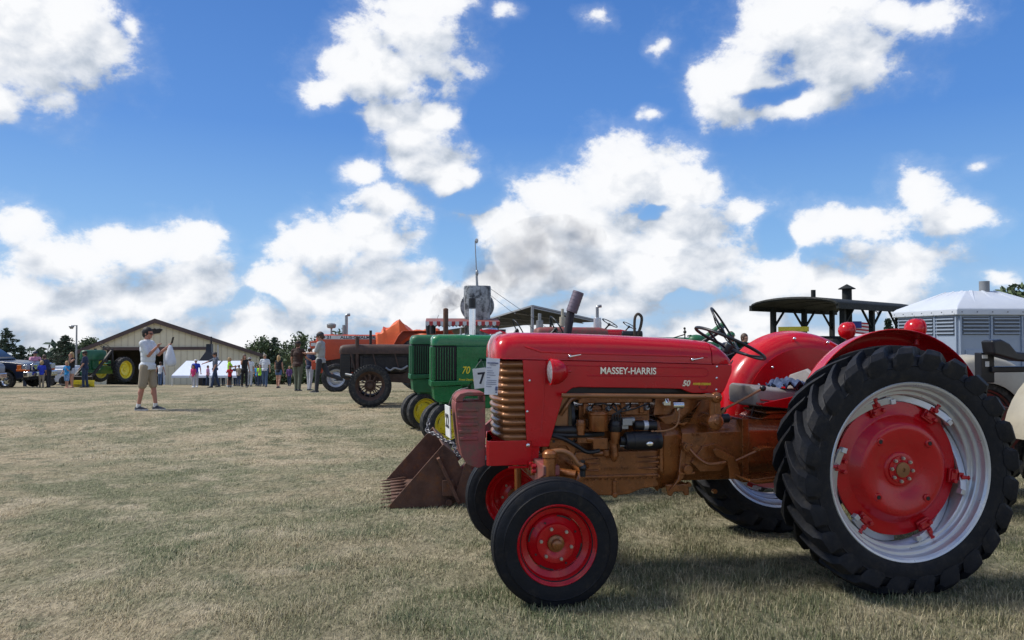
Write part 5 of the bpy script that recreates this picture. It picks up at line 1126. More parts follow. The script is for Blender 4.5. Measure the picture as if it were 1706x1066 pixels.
# ---- old green loader tractor by the barn door
O = origin_for((px(206, 618, 40).x, 40), (0, .75), R(258))
lj = gtr('tractor', 'old green tractor with yellow rear wheels and loader arms before the barn door', O, R(258),
 dict(hood=(.6, 2.0, 1.75, 1.25, .22), xf=1.95, yf=.18, yr=.75, Rf=.30, Rr=.68, Rri=.45, body=JGD, eng=JGD, rim=JY, z=px(0, 637, 40).z, gz=.85, fender=False, sw=True, seatm=JGD, swc=(.55, 0, 1.95), swr=.26))
m = MB()
for s_ in (1, -1): m.new(); m.beam((.55, s_*.5, 1.75), (1.9, s_*.5, .45), .09, .12); m.beam((1.9, s_*.5, .45), (2.35, s_*.5, .25), .08, .1); m.beam((.5, s_*.5, .7), (.6, s_*.5, 1.8), .1, .1)
m.pieces('loader_arm', DKM, lj)
m = MB(); m.prism([(2.3, .0), (2.35, .45), (2.42, .42), (2.38, .05), (2.75, .03), (2.75, 0)], -.9, .9); m.build('loader_frame', DKM, lj)
yb = thing('dozer_blade', 'yellow steel blade on the grass in front of the old green tractor', 'blade', (px(139, 638, 37.5).x, 37.5, gz(37.5)), R(3))
m = MB(); m.prism([(-.5, .32), (.5, .32), (.5, .40), (-.5, .40)], -.1, .1) if 0 else m.loft([[(x, .10, 0), (x, 0, .05), (x, -.03, .18), (x, .02, .36), (x, .05, .36), (x, .02, .18), (x, .05, .06), (x, .13, .02)] for x in (-.52, .52)]); m.build('blade', JY, yb)
m = MB()
for x in (-.4, 0, .4): m.new(); m.box(x-.03, x+.03, .02, .2, .04, .3)
m.pieces('blade_rib', JY, yb)
# ================================================ people
SKIN = mat('skin', (.46, .24, .16), .55, 0, .08, 12); SKIN2 = mat('sunburnt_skin', (.42, .19, .13), .55, 0, .08, 12)
HAIRB = mat('black_hair', (.012, .010, .010), .6, 0, .3, 20, .3, 90); HAIRN = mat('brown_hair', (.07, .04, .025), .6, 0, .3, 20, .3, 90); HAIRY = mat('blonde_hair', (.42, .28, .13), .6, 0, .25, 20, .3, 90)
def cloth(n, c): return mat(n, c, .85, 0, .12, 5, .5, 22)
def remesh(m, name, mtl, parent, vox, smooth=3):
    me = m.mesh(name); o = bpy.data.objects.new('t', me); col.objects.link(o)
    r = o.modifiers.new('r', 'REMESH'); r.mode = 'VOXEL'; r.voxel_size = vox; r.use_smooth_shade = True
    s = o.modifiers.new('s', 'SMOOTH'); s.iterations = smooth; s.factor = .5
    dg = bpy.context.evaluated_depsgraph_get(); me2 = bpy.data.meshes.new_from_object(o.evaluated_get(dg))
    bpy.data.objects.remove(o); me2.name = name; me2.materials.clear(); me2.materials.append(mtl); me2.polygons.foreach_set('use_smooth', [True]*len(me2.polygons))
    q = bpy.data.objects.new(name, me2); col.objects.link(q); q.parent = parent; return q
def rotp(v, pitch, yaw_=0):     # swing forward (+x) by pitch from hanging down, then outwards yaw
    return Vector((math.sin(pitch)*math.cos(yaw_), math.sin(pitch)*math.sin(yaw_), -math.cos(pitch)))*v
def person(label, loc, face, H=1.75, top=None, topl=.5, bottom=None, botl='long', shoes=None, hair=None, hat=None, long_hair=False, fat=1.0, lean=0.0,
           legs=((4, 4), (-4, 4)), arms=((5, 15, 8), (5, 15, 8)), head=0.0, skin=None, glasses=False, sleeveless=False, vox=.013, child=False, group=None, turn=0, top_detail=None, female=False, socks=False):
    t = thing('person', label, 'person', loc, face, group); k = H/1.75; skin = skin or SKIN
    if child: hk = 1.28
    else: hk = 1.0
    u = lambda x: x*k
    V = Vector; hipz = .93 if not child else .86
    # feet on the ground: hip height from the straighter leg
    def leg(s, a, b):    # a thigh forward swing, b knee bend (deg)
        h = V((0, s*.09, 0)); d1 = rotp(.43, R(a)); d2 = rotp(.42, R(a-b)); kn = h+d1; an = kn+d2; return h, kn, an
    LG = [leg(1, *legs[0]), leg(-1, *legs[1])]; low = min(l[2].z for l in LG); off = V((0, 0, -low+.075))
    LG = [tuple(p+off for p in l) for l in LG]; hip = V((0, 0, off.z)); le_ = R(lean)
    upv = V((math.sin(le_), 0, math.cos(le_))); wst = hip+upv*.16; chest = hip+upv*.37; sh = hip+upv*.51; nk = hip+upv*.575; hd = hip+upv*(.70 if not child else .71)+V((.015, 0, 0))
    sw = .185*(1 if not female else .88); AR = []
    for s, (ap, eb, ab) in zip((1, -1), arms):
        S0 = sh+V((0, s*sw, -.02)); d1 = rotp(.285, R(ap)); d1.y += s*.285*math.sin(R(ab)); d1 = d1.normalized()*.285; E0 = S0+d1
        d2 = rotp(.25, R(ap+eb)); d2.y += s*.25*math.sin(R(ab))*(.4 if eb < 50 else -.55); d2 = d2.normalized()*.25; W0 = E0+d2; AR.append((S0, E0, W0, d2.normalized()))
    def sc(m): m.v = [tuple(c*k for c in p) for p in m.v]; return m
    m = MB(); f = fat
    def torso(m, g=0.0):
        m.sph(hip+V((0, 0, .03)), .135+g, 14, (.85*f, 1.12*f, .9)); m.sph(wst+V((.015*(f-1)*8, 0, 0)), .13+g, 14, (.85*f, 1.08*f, 1.0)); m.sph(hip+upv*.26+V((.02*(f-1)*8, 0, 0)), .132+g, 14, (.88*f, 1.10*f, 1.1)); m.sph(chest, .14+g, 14, (.80*f, 1.22, 1.0)); m.sph(sh-V((0, 0, .04)), .10+g, 14, (.85, 1.7, .8))
        m.cap(sh+V((0, sw-.02, -.02)), sh+V((0, -sw+.02, -.02)), .06+g)
    torso(m)
    for h, kn, an in LG:
        m.cap(h, kn, .083*f**.5, .055); m.cap(kn, an+V((0, 0, 0)), .054, .036); m.sph(kn.lerp(an, .3)-V((.012, 0, 0)), .054, 10, (1, 1, 1.6)); m.cap(an+V((-.02, 0, -.045)), an+V((.15, 0, -.052)), .032, .026)
    for (S0, E0, W0, dd), s in zip(AR, (1, -1)):
        m.cap(S0, E0, .050, .039); m.cap(E0, W0, .039, .026)
        pc = W0+dd*.05; a, b_ = frame(dd); m.sph(pc, .036, 10, (.75, .9, 1.1)); side = V((0, 1, 0)); side = (side-dd*side.dot(dd)).normalized() if abs(dd.y) < .95 else V((0, 0, 1)); nrm = dd.cross(side)
        for i, (w_, l_) in enumerate(((-.026, .058), (-.009, .068), (.009, .064), (.025, .050))):
            b0 = pc+dd*.025+side*w_; b1 = b0+dd*l_*.55; b2 = b1+dd*l_*.35+nrm*.022*(1 if s > 0 else -1); m.tube([b0, b1, b2], [.0095, .0088, .0075], 6)
        b0 = pc-dd*.012+side*.024*s; m.tube([b0, b0+dd*.03+side*.022*s, b0+dd*.055+side*.024*s+nrm*.012], [.0115, .0105, .009], 6)
    m.cyl(sh-V((0, 0, .02)), nk+V((.01, 0, .07)), .062, .054); hr = .105*hk
    dr = V((math.cos(turn), math.sin(turn), 0)); hd = hd+dr*.01; rt = Matrix.Rotation(turn, 3, 'Z') @ Matrix.Rotation(R(head), 3, 'Y')
    def hp(x, y, z): return hd+rt @ (V((x, y, z))*hk)
    m.sph(hp(-.01, 0, .02), .098*hk, 16, (1.02, .80, 1.08), rt); m.sph(hp(.022, 0, -.045), .066*hk, 14, (1.0, .88, 1.05), rt); m.sph(hp(.062, 0, -.078), .026*hk, 10, (1, 1.2, .8), rt)
    m.cap(hp(.085, 0, .012), hp(.108, 0, -.022), .010*hk, .014*hk); m.sph(hp(.086, 0, -.052), .018*hk, 8, (.7, 1.5, .4), rt); m.sph(hp(.082, 0, .026), .02*hk, 8, (.6, 3, .4), rt)
    for s in (1, -1): m.sph(hp(-.008, s*.080, -.008), .024*hk, 8, (.7, .4, 1.2), rt)
    remesh(sc(m), 'body', skin, t, vox*.8 if vox < .01 else vox*.85)
    m = MB()
    for s in (1, -1): m.sph(hp(.080, s*.030, .004), .011*hk, 8, (.5, 1, .6), rt)
    if glasses:
        for s in (1, -1): m.sph(hp(.089, s*.031, .003), .024*hk, 10, (.35, 1, .72), rt); m.tube([hp(.085, s*.05, .008), hp(.06, s*.078, .008), hp(-.01, s*.084, .006)], .004, 5)
        sc(m).build('sunglasses', BLK, t)
    else: sc(m).build('eyes', BLK, t)
    if hair:
        m = MB(); m.sph(hp(-.020, 0, .036), .106*hk, 16, (1.03, .86, 1.06), rt); m.sph(hp(-.06, 0, -.015), .075*hk, 12, (.8, 1.0, 1.1), rt)
        n0 = len(m.v); 
        if long_hair: m.cap(hp(-.07, 0, .0), hp(-.085, 0, -.20), .07*hk, .045*hk); m.cap(hp(-.03, .07, .0), hp(-.04, .075, -.16), .035*hk, .022*hk); m.cap(hp(-.03, -.07, .0), hp(-.04, -.075, -.16), .035*hk, .022*hk)
        else: m.v = [p for p in m.v]
        # fringe set back from the face
        h_ = remesh(sc(m), 'hair', hair, t, max(vox*.8, .009), 1)
        for v_ in h_.data.vertices:
            l_ = rt.inverted() @ (V(v_.co)/k-hd)/hk
            if l_.x > .045 and l_.z < .055: v_.co = V(v_.co)-(rt @ V((l_.x-.035, 0, 0)))*k*hk
    if hat:
        hm, kind = hat; m = MB(); rings = []
        for i in range(9):
            a = PI/2*i/8; rings.append([hp(-.015+.113*math.cos(a)*math.cos(w), .098*math.cos(a)*math.sin(w), .045+.085*math.sin(a)**.8) for w in [2*PI*j/20 for j in range(20)]])
        m.loft(rings)
        if kind == 'cap': m.loft([[hp(x, y*1.0, .045-.018*(x-.07)/.1-.02*abs(y)/.08) for x, y in ((.05, .085), (.12, .078), (.165, .045), (.180, 0), (.165, -.045), (.12, -.078), (.05, -.085))], [hp(x, y*1.0, .055-.018*(x-.07)/.1-.02*abs(y)/.08) for x, y in ((.05, .085), (.12, .078), (.165, .045), (.180, 0), (.165, -.045), (.12, -.078), (.05, -.085))]])
        else: m.lathe([(.09, 0), (.17, .0), (.175, .008), (.09, .012)], hp(-.015, 0, .045), rt @ V((0, 0, 1)), 24)
        sc(m).build('hat', hm, t, smooth=60)
    if top:
        m = MB(); g = .014; torso(m, g); m.sph(hip+V((.0, 0, .02)), .15, 14, (.86*f, 1.10*f, .8)); m.cyl(hip+V((0, 0, -.06)), hip+V((0, 0, .05)), .15*f, .145*f, 18)
        m.v = [(p[0], p[1], p[2]) for p in m.v]
        if not sleeveless:
            for S0, E0, W0, dd in AR:
                e = S0.lerp(E0, min(topl, 1)*1.0) if topl <= 1 else E0; m.cap(S0, e, .064, .060)
                if topl > 1: m.cap(E0, E0.lerp(W0, topl-1), .052, .042)
            m.cyl(sh-V((0, 0, .0)), nk+V((0, 0, .0)), .078, .068)
        remesh(sc(m), 'shirt', top, t, max(vox, .011), 2)
    if bottom:
        m = MB(); m.sph(hip+V((0, 0, .02)), .142, 14, (.88*f, 1.10*f, .85))
        for h, kn, an in LG:
            if botl == 'short': e = h.lerp(kn, .92); m.cap(h, e, .100*f**.5, .088)
            elif botl == 'mini': e = h.lerp(kn, .42); m.cap(h, e, .096, .090)
            else: m.cap(h, kn, .097*f**.5, .070); m.cap(kn, an+(kn-an)*.03, .070, .056)
        remesh(sc(m), 'shorts' if botl != 'long' else 'trousers', bottom, t, max(vox, .011), 2)
    sh_ = shoes or BLK
    for h, kn, an in LG:
        m = MB(); fr = V((0, 0, -.075)) ; q = an+fr; m.loft([[q+V((x, y*w, z)) for y, z in ((-1, .012), (-.9, hh), (0, hh*1.25), (.9, hh), (1, .012))] for x, w, hh in ((-.065, .030, .05), (-.04, .040, .075), (.02, .040, .075), (.09, .047, .05), (.16, .046, .035), (.20, .03, .02))])
        sc(m).build('shoe', sh_, t, smooth=60)
        m = MB(); m.prism([(q.x-.07, q.y-.034), (q.x+.05, q.y-.044), (q.x+.16, q.y-.05), (q.x+.208, q.y-.03), (q.x+.208, q.y+.03), (q.x+.16, q.y+.05), (q.x+.05, q.y+.044), (q.x-.07, q.y+.034)], q.z-.003, q.z+.016, 'xy'); sc(m).build('sole', WPL if vox < .01 else sh_, t)
    if socks:
        for h, kn, an in LG: m = MB(); m.cyl(an+V((-.01, 0, -.02)), an+(kn-an)*.14, .043, .044); sc(m).build('sock', WPL, t)
    return t, AR, k
WS_ = cloth('white_cotton', (.62, .66, .70)); KHA = cloth('khaki_cotton', (.30, .25, .18)); DEN = cloth('blue_denim', (.07, .12, .22)); DEND = cloth('dark_denim', (.03, .05, .10)); BLKC = cloth('black_cotton', (.012, .012, .015)); NAVY = cloth('navy_cotton', (.02, .03, .07))
BRNC = cloth('brown_cotton', (.045, .024, .018)); OLV = cloth('olive_cotton', (.12, .14, .10)); GRYC = cloth('light_grey_cotton', (.36, .37, .36)); CHAR = cloth('charcoal_cotton', (.04, .042, .048)); SLAT = cloth('slate_cotton', (.10, .12, .16)); LIME = cloth('lime_cotton', (.42, .80, .03))
BLUC = cloth('royal_blue_cotton', (.02, .05, .45)); CYAN = cloth('cyan_cotton', (.02, .25, .55)); PNK = cloth('pink_cotton', (.62, .05, .18)); REDC = cloth('red_cotton', (.50, .015, .03)); LGRY = cloth('pale_grey_cotton', (.45, .46, .50)); PURP = cloth('purple_cotton', (.12, .05, .18)); LPNK = cloth('pale_pink_cotton', (.65, .30, .42)); ORGC = cloth('orange_cotton', (.8, .2, .02))
def at(u, v, Y): p = px(u, v, Y); return (p.x, Y, gz(Y))
# the man with the white bag (nearest figure)
c = at(245, 682, 16.4)
mn, AR, k = person('man in white short-sleeved shirt and khaki cargo shorts holding up a white bag', c, R(-4), 1.80, WS_, .80, KHA, 'short', mat('dark_trainer', (.03, .035, .045), .5), HAIRB, None, fat=1.13, legs=((11, 3), (-8, 3)), arms=((34, 96, 0), (28, 106, -2)), head=4, skin=SKIN2, glasses=True, vox=.0085, socks=True, lean=-2)
m = MB(); m.box(-.02, .16, .095, .118, .60, .77); m.box(-.025, .165, .094, .122, .72, .775); m.build('cargo_pocket', KHA, mn, bevel=.01)
W0 = (AR[0][2]+AR[0][3]*.09)*k; W1 = (AR[1][2]+AR[1][3]*.09)*k
MM = Matrix.Translation(c) @ Matrix.Rotation(R(-4), 4, 'Z')
bag = thing('bag', 'white drawstring cloth bag hanging from the hands of the man in khaki shorts', 'bag', MM @ (W0+Vector((-.02, -.03, -.02))), R(-4))
m = MB(); rg_ = []
for z, r1, r2 in ((0, .02, .02), (-.03, .040, .03), (-.07, .055, .04), (-.14, .075, .05), (-.22, .10, .07), (-.32, .115, .085), (-.39, .112, .085), (-.44, .09, .07), (-.465, .05, .04)):
    rg_.append([(r1*math.cos(w)*(1+.09*math.sin(5*w+z*14))+.02+(-z)*.06, r2*math.sin(w)*(1+.1*math.sin(4*w+z*10)), z+.006*math.sin(7*w)) for w in [2*PI*j/36 for j in range(36)]])
m.loft(rg_); m.build('sack', cloth('white_bag_cloth', (.62, .66, .74)), bag, smooth=70)
m = MB(); m.tube([(0, .0, 0), (.05, .05, -.2), (.13, .07, -.40)], .005, 6); m.build('drawstring', INK, bag)
ph = thing('phone', 'black phone held upright above the white bag', 'phone', MM @ (W0+Vector((.035, -.01, .045))), R(-4)); m = MB(); m.box(-.006, .006, -.035, .035, -.02, .12); m.build('phone_body', BLK, ph, bevel=.004, rot=(0, R(14), 0))
# men by the orange tractor
gm_, AR, k = person('man in light grey polo shirt and charcoal trousers walking left, reading a phone', at(534, 652, 22.3), PI-R(6), 1.79, GRYC, .75, CHAR, 'long', CHAR, HAIRN, (CHAR, 'cap'), legs=((8, 4), (-24, 48)), arms=((18, 72, 4), (14, 78, 2)), head=16, vox=.0095)
person('man seen from behind in a dark brown shirt, olive trousers and black cap', at(496, 651, 26), R(80), 1.74, BRNC, .6, OLV, 'long', BLK, HAIRN, (BLKC, 'cap'), fat=1.15, legs=((6, 4), (-3, 5)), arms=((4, 18, 12), (25, 45, 15)), vox=.0105)
person('person in a dark top and pale jeans standing behind the brown-shirted man', at(516, 648, 27.5), R(60), 1.62, NAVY, .6, LGRY, 'long', BLK, HAIRN, (WS_, 'cap'), vox=.012)
# the crowd in front of the tents, left to right
CR = 'visitors strolling before the white tents'
person('child in a pink top and pale grey trousers walking beside the tall blue-shirted child', at(322, 645, 38.5), R(-90), 1.12, PNK, .6, LGRY, 'long', WPL, HAIRN, None, child=True, female=True, long_hair=True, group=CR, legs=((10, 4), (-8, 4)))
person('child in a royal blue shirt and white cap behind the small pink-topped one', at(326, 643, 39.2), R(-80), 1.45, BLUC, .6, LGRY, 'long', WPL, HAIRN, (WPL, 'cap'), group=CR, arms=((8, 10, 22), (-10, 10, 16)))
person('man in slate grey shirt and dark jeans stretching one arm out to the left', at(358, 646, 37.7), PI+R(35), 1.78, SLAT, .8, DEND, 'long', BLK, HAIRN, (CHAR, 'cap'), group=CR, legs=((14, 4), (-12, 6)), arms=((5, 20, 8), (62, 6, 20)), head=6)
person('woman in a lime green shirt raising a phone beside the red-shirted child', at(382, 640, 42), R(20), 1.62, LIME, .7, LGRY, 'short', WPL, HAIRY, None, group=CR, female=True, arms=((30, 70, 4), (40, 60, 4)), long_hair=True)
person('small child in a red shirt and black trousers standing before the lime-shirted woman', at(383, 643, 38.5), R(-85), 1.08, REDC, .7, BLKC, 'long', BLK, HAIRN, None, child=True, group=CR, arms=((40, 70, 4), (40, 70, 4)))
person('woman all in black with a sleeveless top, striding to the right', at(407, 642, 39), R(-60), 1.70, BLKC, .5, BLKC, 'long', BLK, HAIRN, None, group=CR, female=True, sleeveless=True, legs=((10, 4), (-9, 5)), arms=((6, 20, 10), (50, 95, 8)), long_hair=True)
person('person in a pale shirt and light jeans half behind the woman in black', at(416, 637, 43), R(100), 1.66, WS_, .6, LGRY, 'long', BLK, HAIRN, (LGRY, 'cap'), group=CR)
person('man in a white T-shirt and blue jeans walking straight towards the camera', at(441, 641, 40.5), R(-84), 1.76, WS_, .7, DEN, 'long', CHAR, HAIRN, (KHA, 'cap'), fat=1.08, group=CR, legs=((5, 3), (-8, 10)), arms=((4, 12, 14), (-4, 12, 14)))
person('girl with long blonde hair in a black top and denim shorts walking away', at(464, 650, 35), R(85), 1.52, BLKC, .5, DEN, 'mini', BLK, HAIRY, None, group=CR, female=True, sleeveless=True, long_hair=True, legs=((6, 4), (-9, 12)))
person('person in a purple top seated far back, right of the blonde girl', at(482, 637, 46), R(-90), 1.2, PURP, 1.5, DEND, 'long', BLK, HAIRY, None, group=CR)
person('man in a white sleeveless undershirt standing in the barn doorway', at(267, 637, 50), R(90), 1.55, WS_, .3, DEN, 'long', BLK, HAIRN, None, group=CR, sleeveless=True, arms=((0, 12, 24), (0, 12, 24)))
for lb, u, tp_, Y in (('person in a pink top under the left white tent', 346, LPNK, 46), ('person bending in a bright pink shirt behind the slate-shirted man', 340, PNK, 47), ('child in a lime shirt under the right white tent', 433, LIME, 44), ('person in a cyan shirt beside the lime child under the tent', 428, CYAN, 45), ('person in dark clothes at the back between the two tents', 372, NAVY, 47), ('person in a tan top beside the woman in black', 398, KHA, 44.5), ('person in a navy top under the right tent, beside the tan one', 392, NAVY, 46)):
    person(lb, at(u, 636, Y), R(random.choice((-90, 90, 0, 180))), 1.25, tp_, .7, DEND, 'long', BLK, random.choice((HAIRN, HAIRB, HAIRY)), None, group=CR, vox=.016)
# by the pickup
person('boy in a royal blue shirt and khaki trousers standing at the pickup bonnet', at(69, 650, 35.5), R(120), 1.25, BLUC, .7, KHA, 'long', BLK, HAIRY, None, child=True, arms=((30, 40, 5), (10, 20, 8)))
person('man bending over in a navy shirt and charcoal trousers beside the boy in blue', at(80, 649, 36), R(165), 1.62, NAVY, .8, CHAR, 'long', BLK, HAIRN, None, lean=22, arms=((40, 30, 8), (40, 30, 8)), legs=((-4, 3), (3, 3)))
person('man in a navy cap and pale shirt standing behind the pickup bonnet', at(58, 640, 37.5), R(-60), 1.80, LPNK, .8, DEND, 'long', BLK, HAIRN, (NAVY, 'cap'), arms=((50, 60, 5), (50, 60, 5)))
person('person in a lime shirt and dark jeans behind the pickup', at(42, 640, 38.5), R(90), 1.45, LIME, .8, DEND, 'long', BLK, HAIRN, None)
person('girl in a cyan T-shirt and blue patterned shorts facing the camera', at(111, 651, 35), R(-95), 1.22, CYAN, .7, mat('patterned_blue_cotton', (.03, .16, .40), .8, 0, .5, 30, c2=(.5, .6, .7)), 'short', SKIN, HAIRY, None, child=True, female=True, long_hair=True, arms=((20, 110, 5), (10, 30, 14)))
person('blonde woman in a black sleeveless top with sunglasses holding her hair', at(119, 649, 36), R(-110), 1.70, BLKC, .4, LGRY, 'mini', SKIN, HAIRY, None, female=True, sleeveless=True, long_hair=True, glasses=True, arms=((60, 110, 10), (10, 30, 10)))
person('man in a black polo shirt, jeans and black cap standing hand on hip', at(141, 648, 36.5), R(190), 1.78, NAVY, .75, DEND, 'long', BLK, HAIRN, (BLKC, 'cap'), fat=1.18, arms=((-5, 40, 18), (-5, 40, 18)))
# two heads far behind the red hood
person('person with a green cap and dark shirt far behind the steering wheel', at(1218, 600, 19), R(-90), 1.72, NAVY, .8, CHAR, 'long', BLK, HAIRN, (JGD, 'cap'), vox=.014)
person('brown-haired person in a navy shirt right of the green-capped one', at(1240, 600, 19.5), R(-60), 1.68, NAVY, .8, CHAR, 'long', BLK, HAIRN, None, vox=.014)

# ================================================ barn, tents, trees, truck
SID = mat('tan_siding', (.72, .66, .48), .6, 0, .05, 2, .05, 20); TRIM = mat('brown_metal_trim', (.085, .055, .050), .5, 0, .15, 3); RIB = mat('brown_roof_sheet', (.10, .075, .07), .5, .1, .2, 2)
Ya, Yb = 58.0, 63.4; A = Vector((px(138, 600, Ya).x, Ya, 0)); B = Vector((px(432, 600, Yb).x, Yb, 0)); D = (B-A); LN = D.length; yawb = math.atan2(D.y, D.x)
bn = thing('barn', 'tan metal-sided barn with a brown gable roof and a wide open doorway', 'barn', (A.x, A.y, -3.1), yawb)
ze = px(0, 583, Ya).z+3.1; zr = px(0, 590, Yb).z+3.1; zp = px(257, 534, 60.4).z+3.1
# local: x along the facade, y into the building (away)
def su(u): # pixel column -> distance along the facade
    d = ray(u, 600); t = (A.x*D.y-A.y*D.x)/(d.x*D.y-d.y*D.x); p = Vector((d.x*t, d.y*t)); return (p-A.xy).length
hx = su(257)
d0_, d1_ = su(178), su(273); zd = 3.1+px(0, 583, 60).z
def roofz(x): return ze+(zp-ze)*x/hx if x < hx else zr+(zp-zr)*(LN-x)/(LN-hx)
m = MB(); m.prism([(0, 0), (d0_, 0), (d0_, zd), (d1_, zd), (d1_, 0), (LN, 0), (LN, zr), (hx, zp), (0, ze)], 0, .12)
m.box(0, .1, .12, 16, 0, ze); m.box(LN-.1, LN, .12, 16, 0, zr); m.prism([(0, 0), (LN, 0), (LN, zr), (hx, zp), (0, ze)], 16, 16.1); m.build('wall', SID, bn)
m = MB(); x = .3
while x < LN-.2:
    if not d0_-.05 < x < d1_+.05: m.box(x, x+.06, -.03, 0, 0, roofz(x)-.12)
    else: m.box(x, x+.06, -.03, 0, zd+.3, roofz(x)-.12)
    x += .46
m.build('siding_rib', mat('tan_siding_rib', (.58, .52, .38), .6, 0, .05, 2), bn)['kind'] = 'stuff'
m = MB()
for s_ in (0, 1):
    p = [(hx, zp+.10), (-.5, ze-.13), (-.5, ze-.36), (hx, zp-.20)] if s_ == 0 else [(hx, zp+.10), (LN+.5, zr-.13), (LN+.5, zr-.36), (hx, zp-.20)]
    m.new(); m.prism(p, -.35, -.20)
m.pieces('fascia', TRIM, bn)
m = MB(); m.prism([(hx, zp+.16), (-.55, ze-.08), (-.55, ze-.16), (hx, zp+.05), (LN+.55, zr-.16), (LN+.55, zr-.08)], -.20, 16.3); m.build('roof', RIB, bn)
m = MB(); m.box(d0_-.3, su(352), -.20, -.03, zd, zd+.24); m.build('door_rail', TRIM, bn)
m = MB(); m.box(d1_+.1, su(344), -.12, -.04, .15, zd+.02)
dr_ = m.build('sliding_door', SID, bn); m = MB(); x = d1_+.3
while x < su(344)-.1: m.box(x, x+.06, -.145, -.12, .15, zd); x += .46
m.build('door_rib', MATS['tan_siding_rib'], dr_)['kind'] = 'stuff'
m = MB(); m.box(d1_-.04, d1_+.12, -.16, -.02, 0, zd); m.build('door_jamb', WPL, bn)
m = MB(); m.prism([(hx+a*.62, zp-.62-b*.7) for a, b in ((-.95, .15), (-.6, .03), (-.2, .10), (0, 0), (.2, .10), (.6, .03), (.95, .15), (.6, .55), (0, .65), (-.6, .55))], -.10, -.04); m.build('sign', DKM, bn)
m = MB(); m.box(.5, LN-.5, 5, 15, 0, .03); m.build('floor', DKM, bn)
m = MB(); m.cyl((su(363), -.1, 1.2), (su(363), -.1, roofz(su(363))-.3), .06, n=10); m.build('downpipe', WPL, bn)
# forge hood
fp = px(349, 604, 50.5); fh = thing('smoke_hood', 'black steel smoke hood and flue standing behind the white tents', 'smoke hood', (fp.x, 50.5, gz(50.5)))
q = fp.z-gz(50.5); m = MB(); m.loft([[(-w, -w, z), (w, -w, z), (w, w, z), (-w, w, z)] for w, z in ((.52, 0), (.52, q+.0), (.50, q+.15), (.18, q+.75), (.17, q+1.25))]); m.build('hood', BLK, fh); m = MB(); m.cyl((.1, 0, q+1.2), (.1, 0, q+1.75), .06); m.build('flue', DKM, fh)
# tents
TC = mat('white_tent_cloth', (.62, .68, .80), .6, 0, .04, 3, .15, 8)
for i, (ua, ub, lb, Yt) in enumerate(((288, 352, 'white tent canopy with a sloping roof, left one of two', 47.5), (349, 402, 'white tent canopy with a sloping roof, right one behind the lime shirt', 47))):
    a, b_ = px(ua, 604, Yt), px(ub, 604, Yt); g0 = gz(Yt); tt = thing('tent', lb, 'tent', (a.x+.6, Yt, g0), 0, 'white tents before the barn'); w = b_.x-a.x; z1 = px(0, 602, Yt).z-g0; z0 = px(0, 624, Yt).z-g0
    m = MB(); m.loft([[(x, -1.5, z0-.02), (x+(.25 if x < 1 else 0), 0, z1), (x, 1.5, z0-.02), (x, 1.5, z0+.02), (x+(.25 if x < 1 else 0), 0, z1+.04), (x, -1.5, z0+.02)] for x in (0, w)]); m.prism([(0, z0), (w, z0), (w, z0-.12), (0, z0-.12)], -1.52, -1.50); m.build('canopy_cloth', TC, tt)
    m = MB()
    for x in (.03, w-.03):
        for y in (-1.48, 1.48): m.new(); m.cyl((x, y, 0), (x, y, z0), .025, n=8)
    m.pieces('pole', WPL, tt)
# white camper box and lamp
cp = thing('camper', 'low white box camper parked behind the children and the pickup', 'camper', (px(96, 600, 41).x, 41, gz(41)), R(-5)); m = MB(); m.box(-.68, .62, 0, 2.2, .25, px(0, 615, 41).z-gz(41)); m.build('shell', PLW, cp, bevel=.05); zc_ = px(0, 615, 41).z-gz(41)
m = MB(); m.box(-.5, .4, .4, 1.4, zc_, zc_+.16); m.build('roof_unit', PLW, cp, bevel=.03); m = MB()
for x in (-.4, .35): m.new(); m.cyl((x, -.02, .3), (x, .18, .3), .26, n=20)
m.pieces('wheel', TYRO, cp); m = MB(); m.box(-.68, .62, -.004, 0, .72, .76); m.build('stripe', LOUV, cp)
lp = thing('street_lamp', 'tall grey street lamp with a side arm, left of the barn', 'street lamp', (px(127, 600, 52).x, 52, gz(52))); zl = px(0, 544, 52).z-gz(52)
m = MB(); m.cyl((0, 0, 0), (0, 0, zl+.1), .07, .05, 10); m.build('pole', STEEL, lp); m = MB(); m.tube([(0, 0, zl+.06), (-.15, 0, zl+.08), (-.30, 0, zl+.05)], .03, 8); m.build('arm', STEEL, lp); m = MB(); m.sph((-.36, 0, zl-.0), .17, 12, (1.1, .8, .6)); m.cyl((-.36, 0, zl-.16), (-.36, 0, zl-.05), .09, .13); m.build('lamp_head', STEEL, lp)
l2 = thing('street_lamp', 'thin street lamp seen under the arched wooden roof', 'street lamp', (px(1453, 600, 45).x, 45, gz(45))); zl = px(0, 519, 45).z-gz(45)
m = MB(); m.cyl((0, 0, 0), (0, 0, zl), .05, .04, 8); m.build('pole', STEEL, l2); m = MB(); m.tube([(0, 0, zl), (.2, 0, zl+.02), (.35, 0, zl)], .03, 8); m.build('arm', STEEL, l2); m = MB(); m.sph((.42, 0, zl-.05), .13, 10, (.9, .8, 1)); m.cyl((.42, 0, zl-.2), (.42, 0, zl-.05), .09); m.build('lamp_head', STEEL, l2)
fl = thing('flag', 'striped national flag on a pole under the arched wooden roof', 'flag', (px(1420, 600, 40).x, 40, gz(40))); zf = px(0, 532, 40).z-gz(40)
m = MB(); m.cyl((0, 0, 0), (0, 0, zf+1.1), .03, .02, 8); m.build('pole', STEEL, fl); RW = mat('flag_red', (.4, .02, .03), .8); NV = mat('flag_blue', (.03, .04, .2), .8)
mr_, mw_, mbl = MB(), MB(), MB()
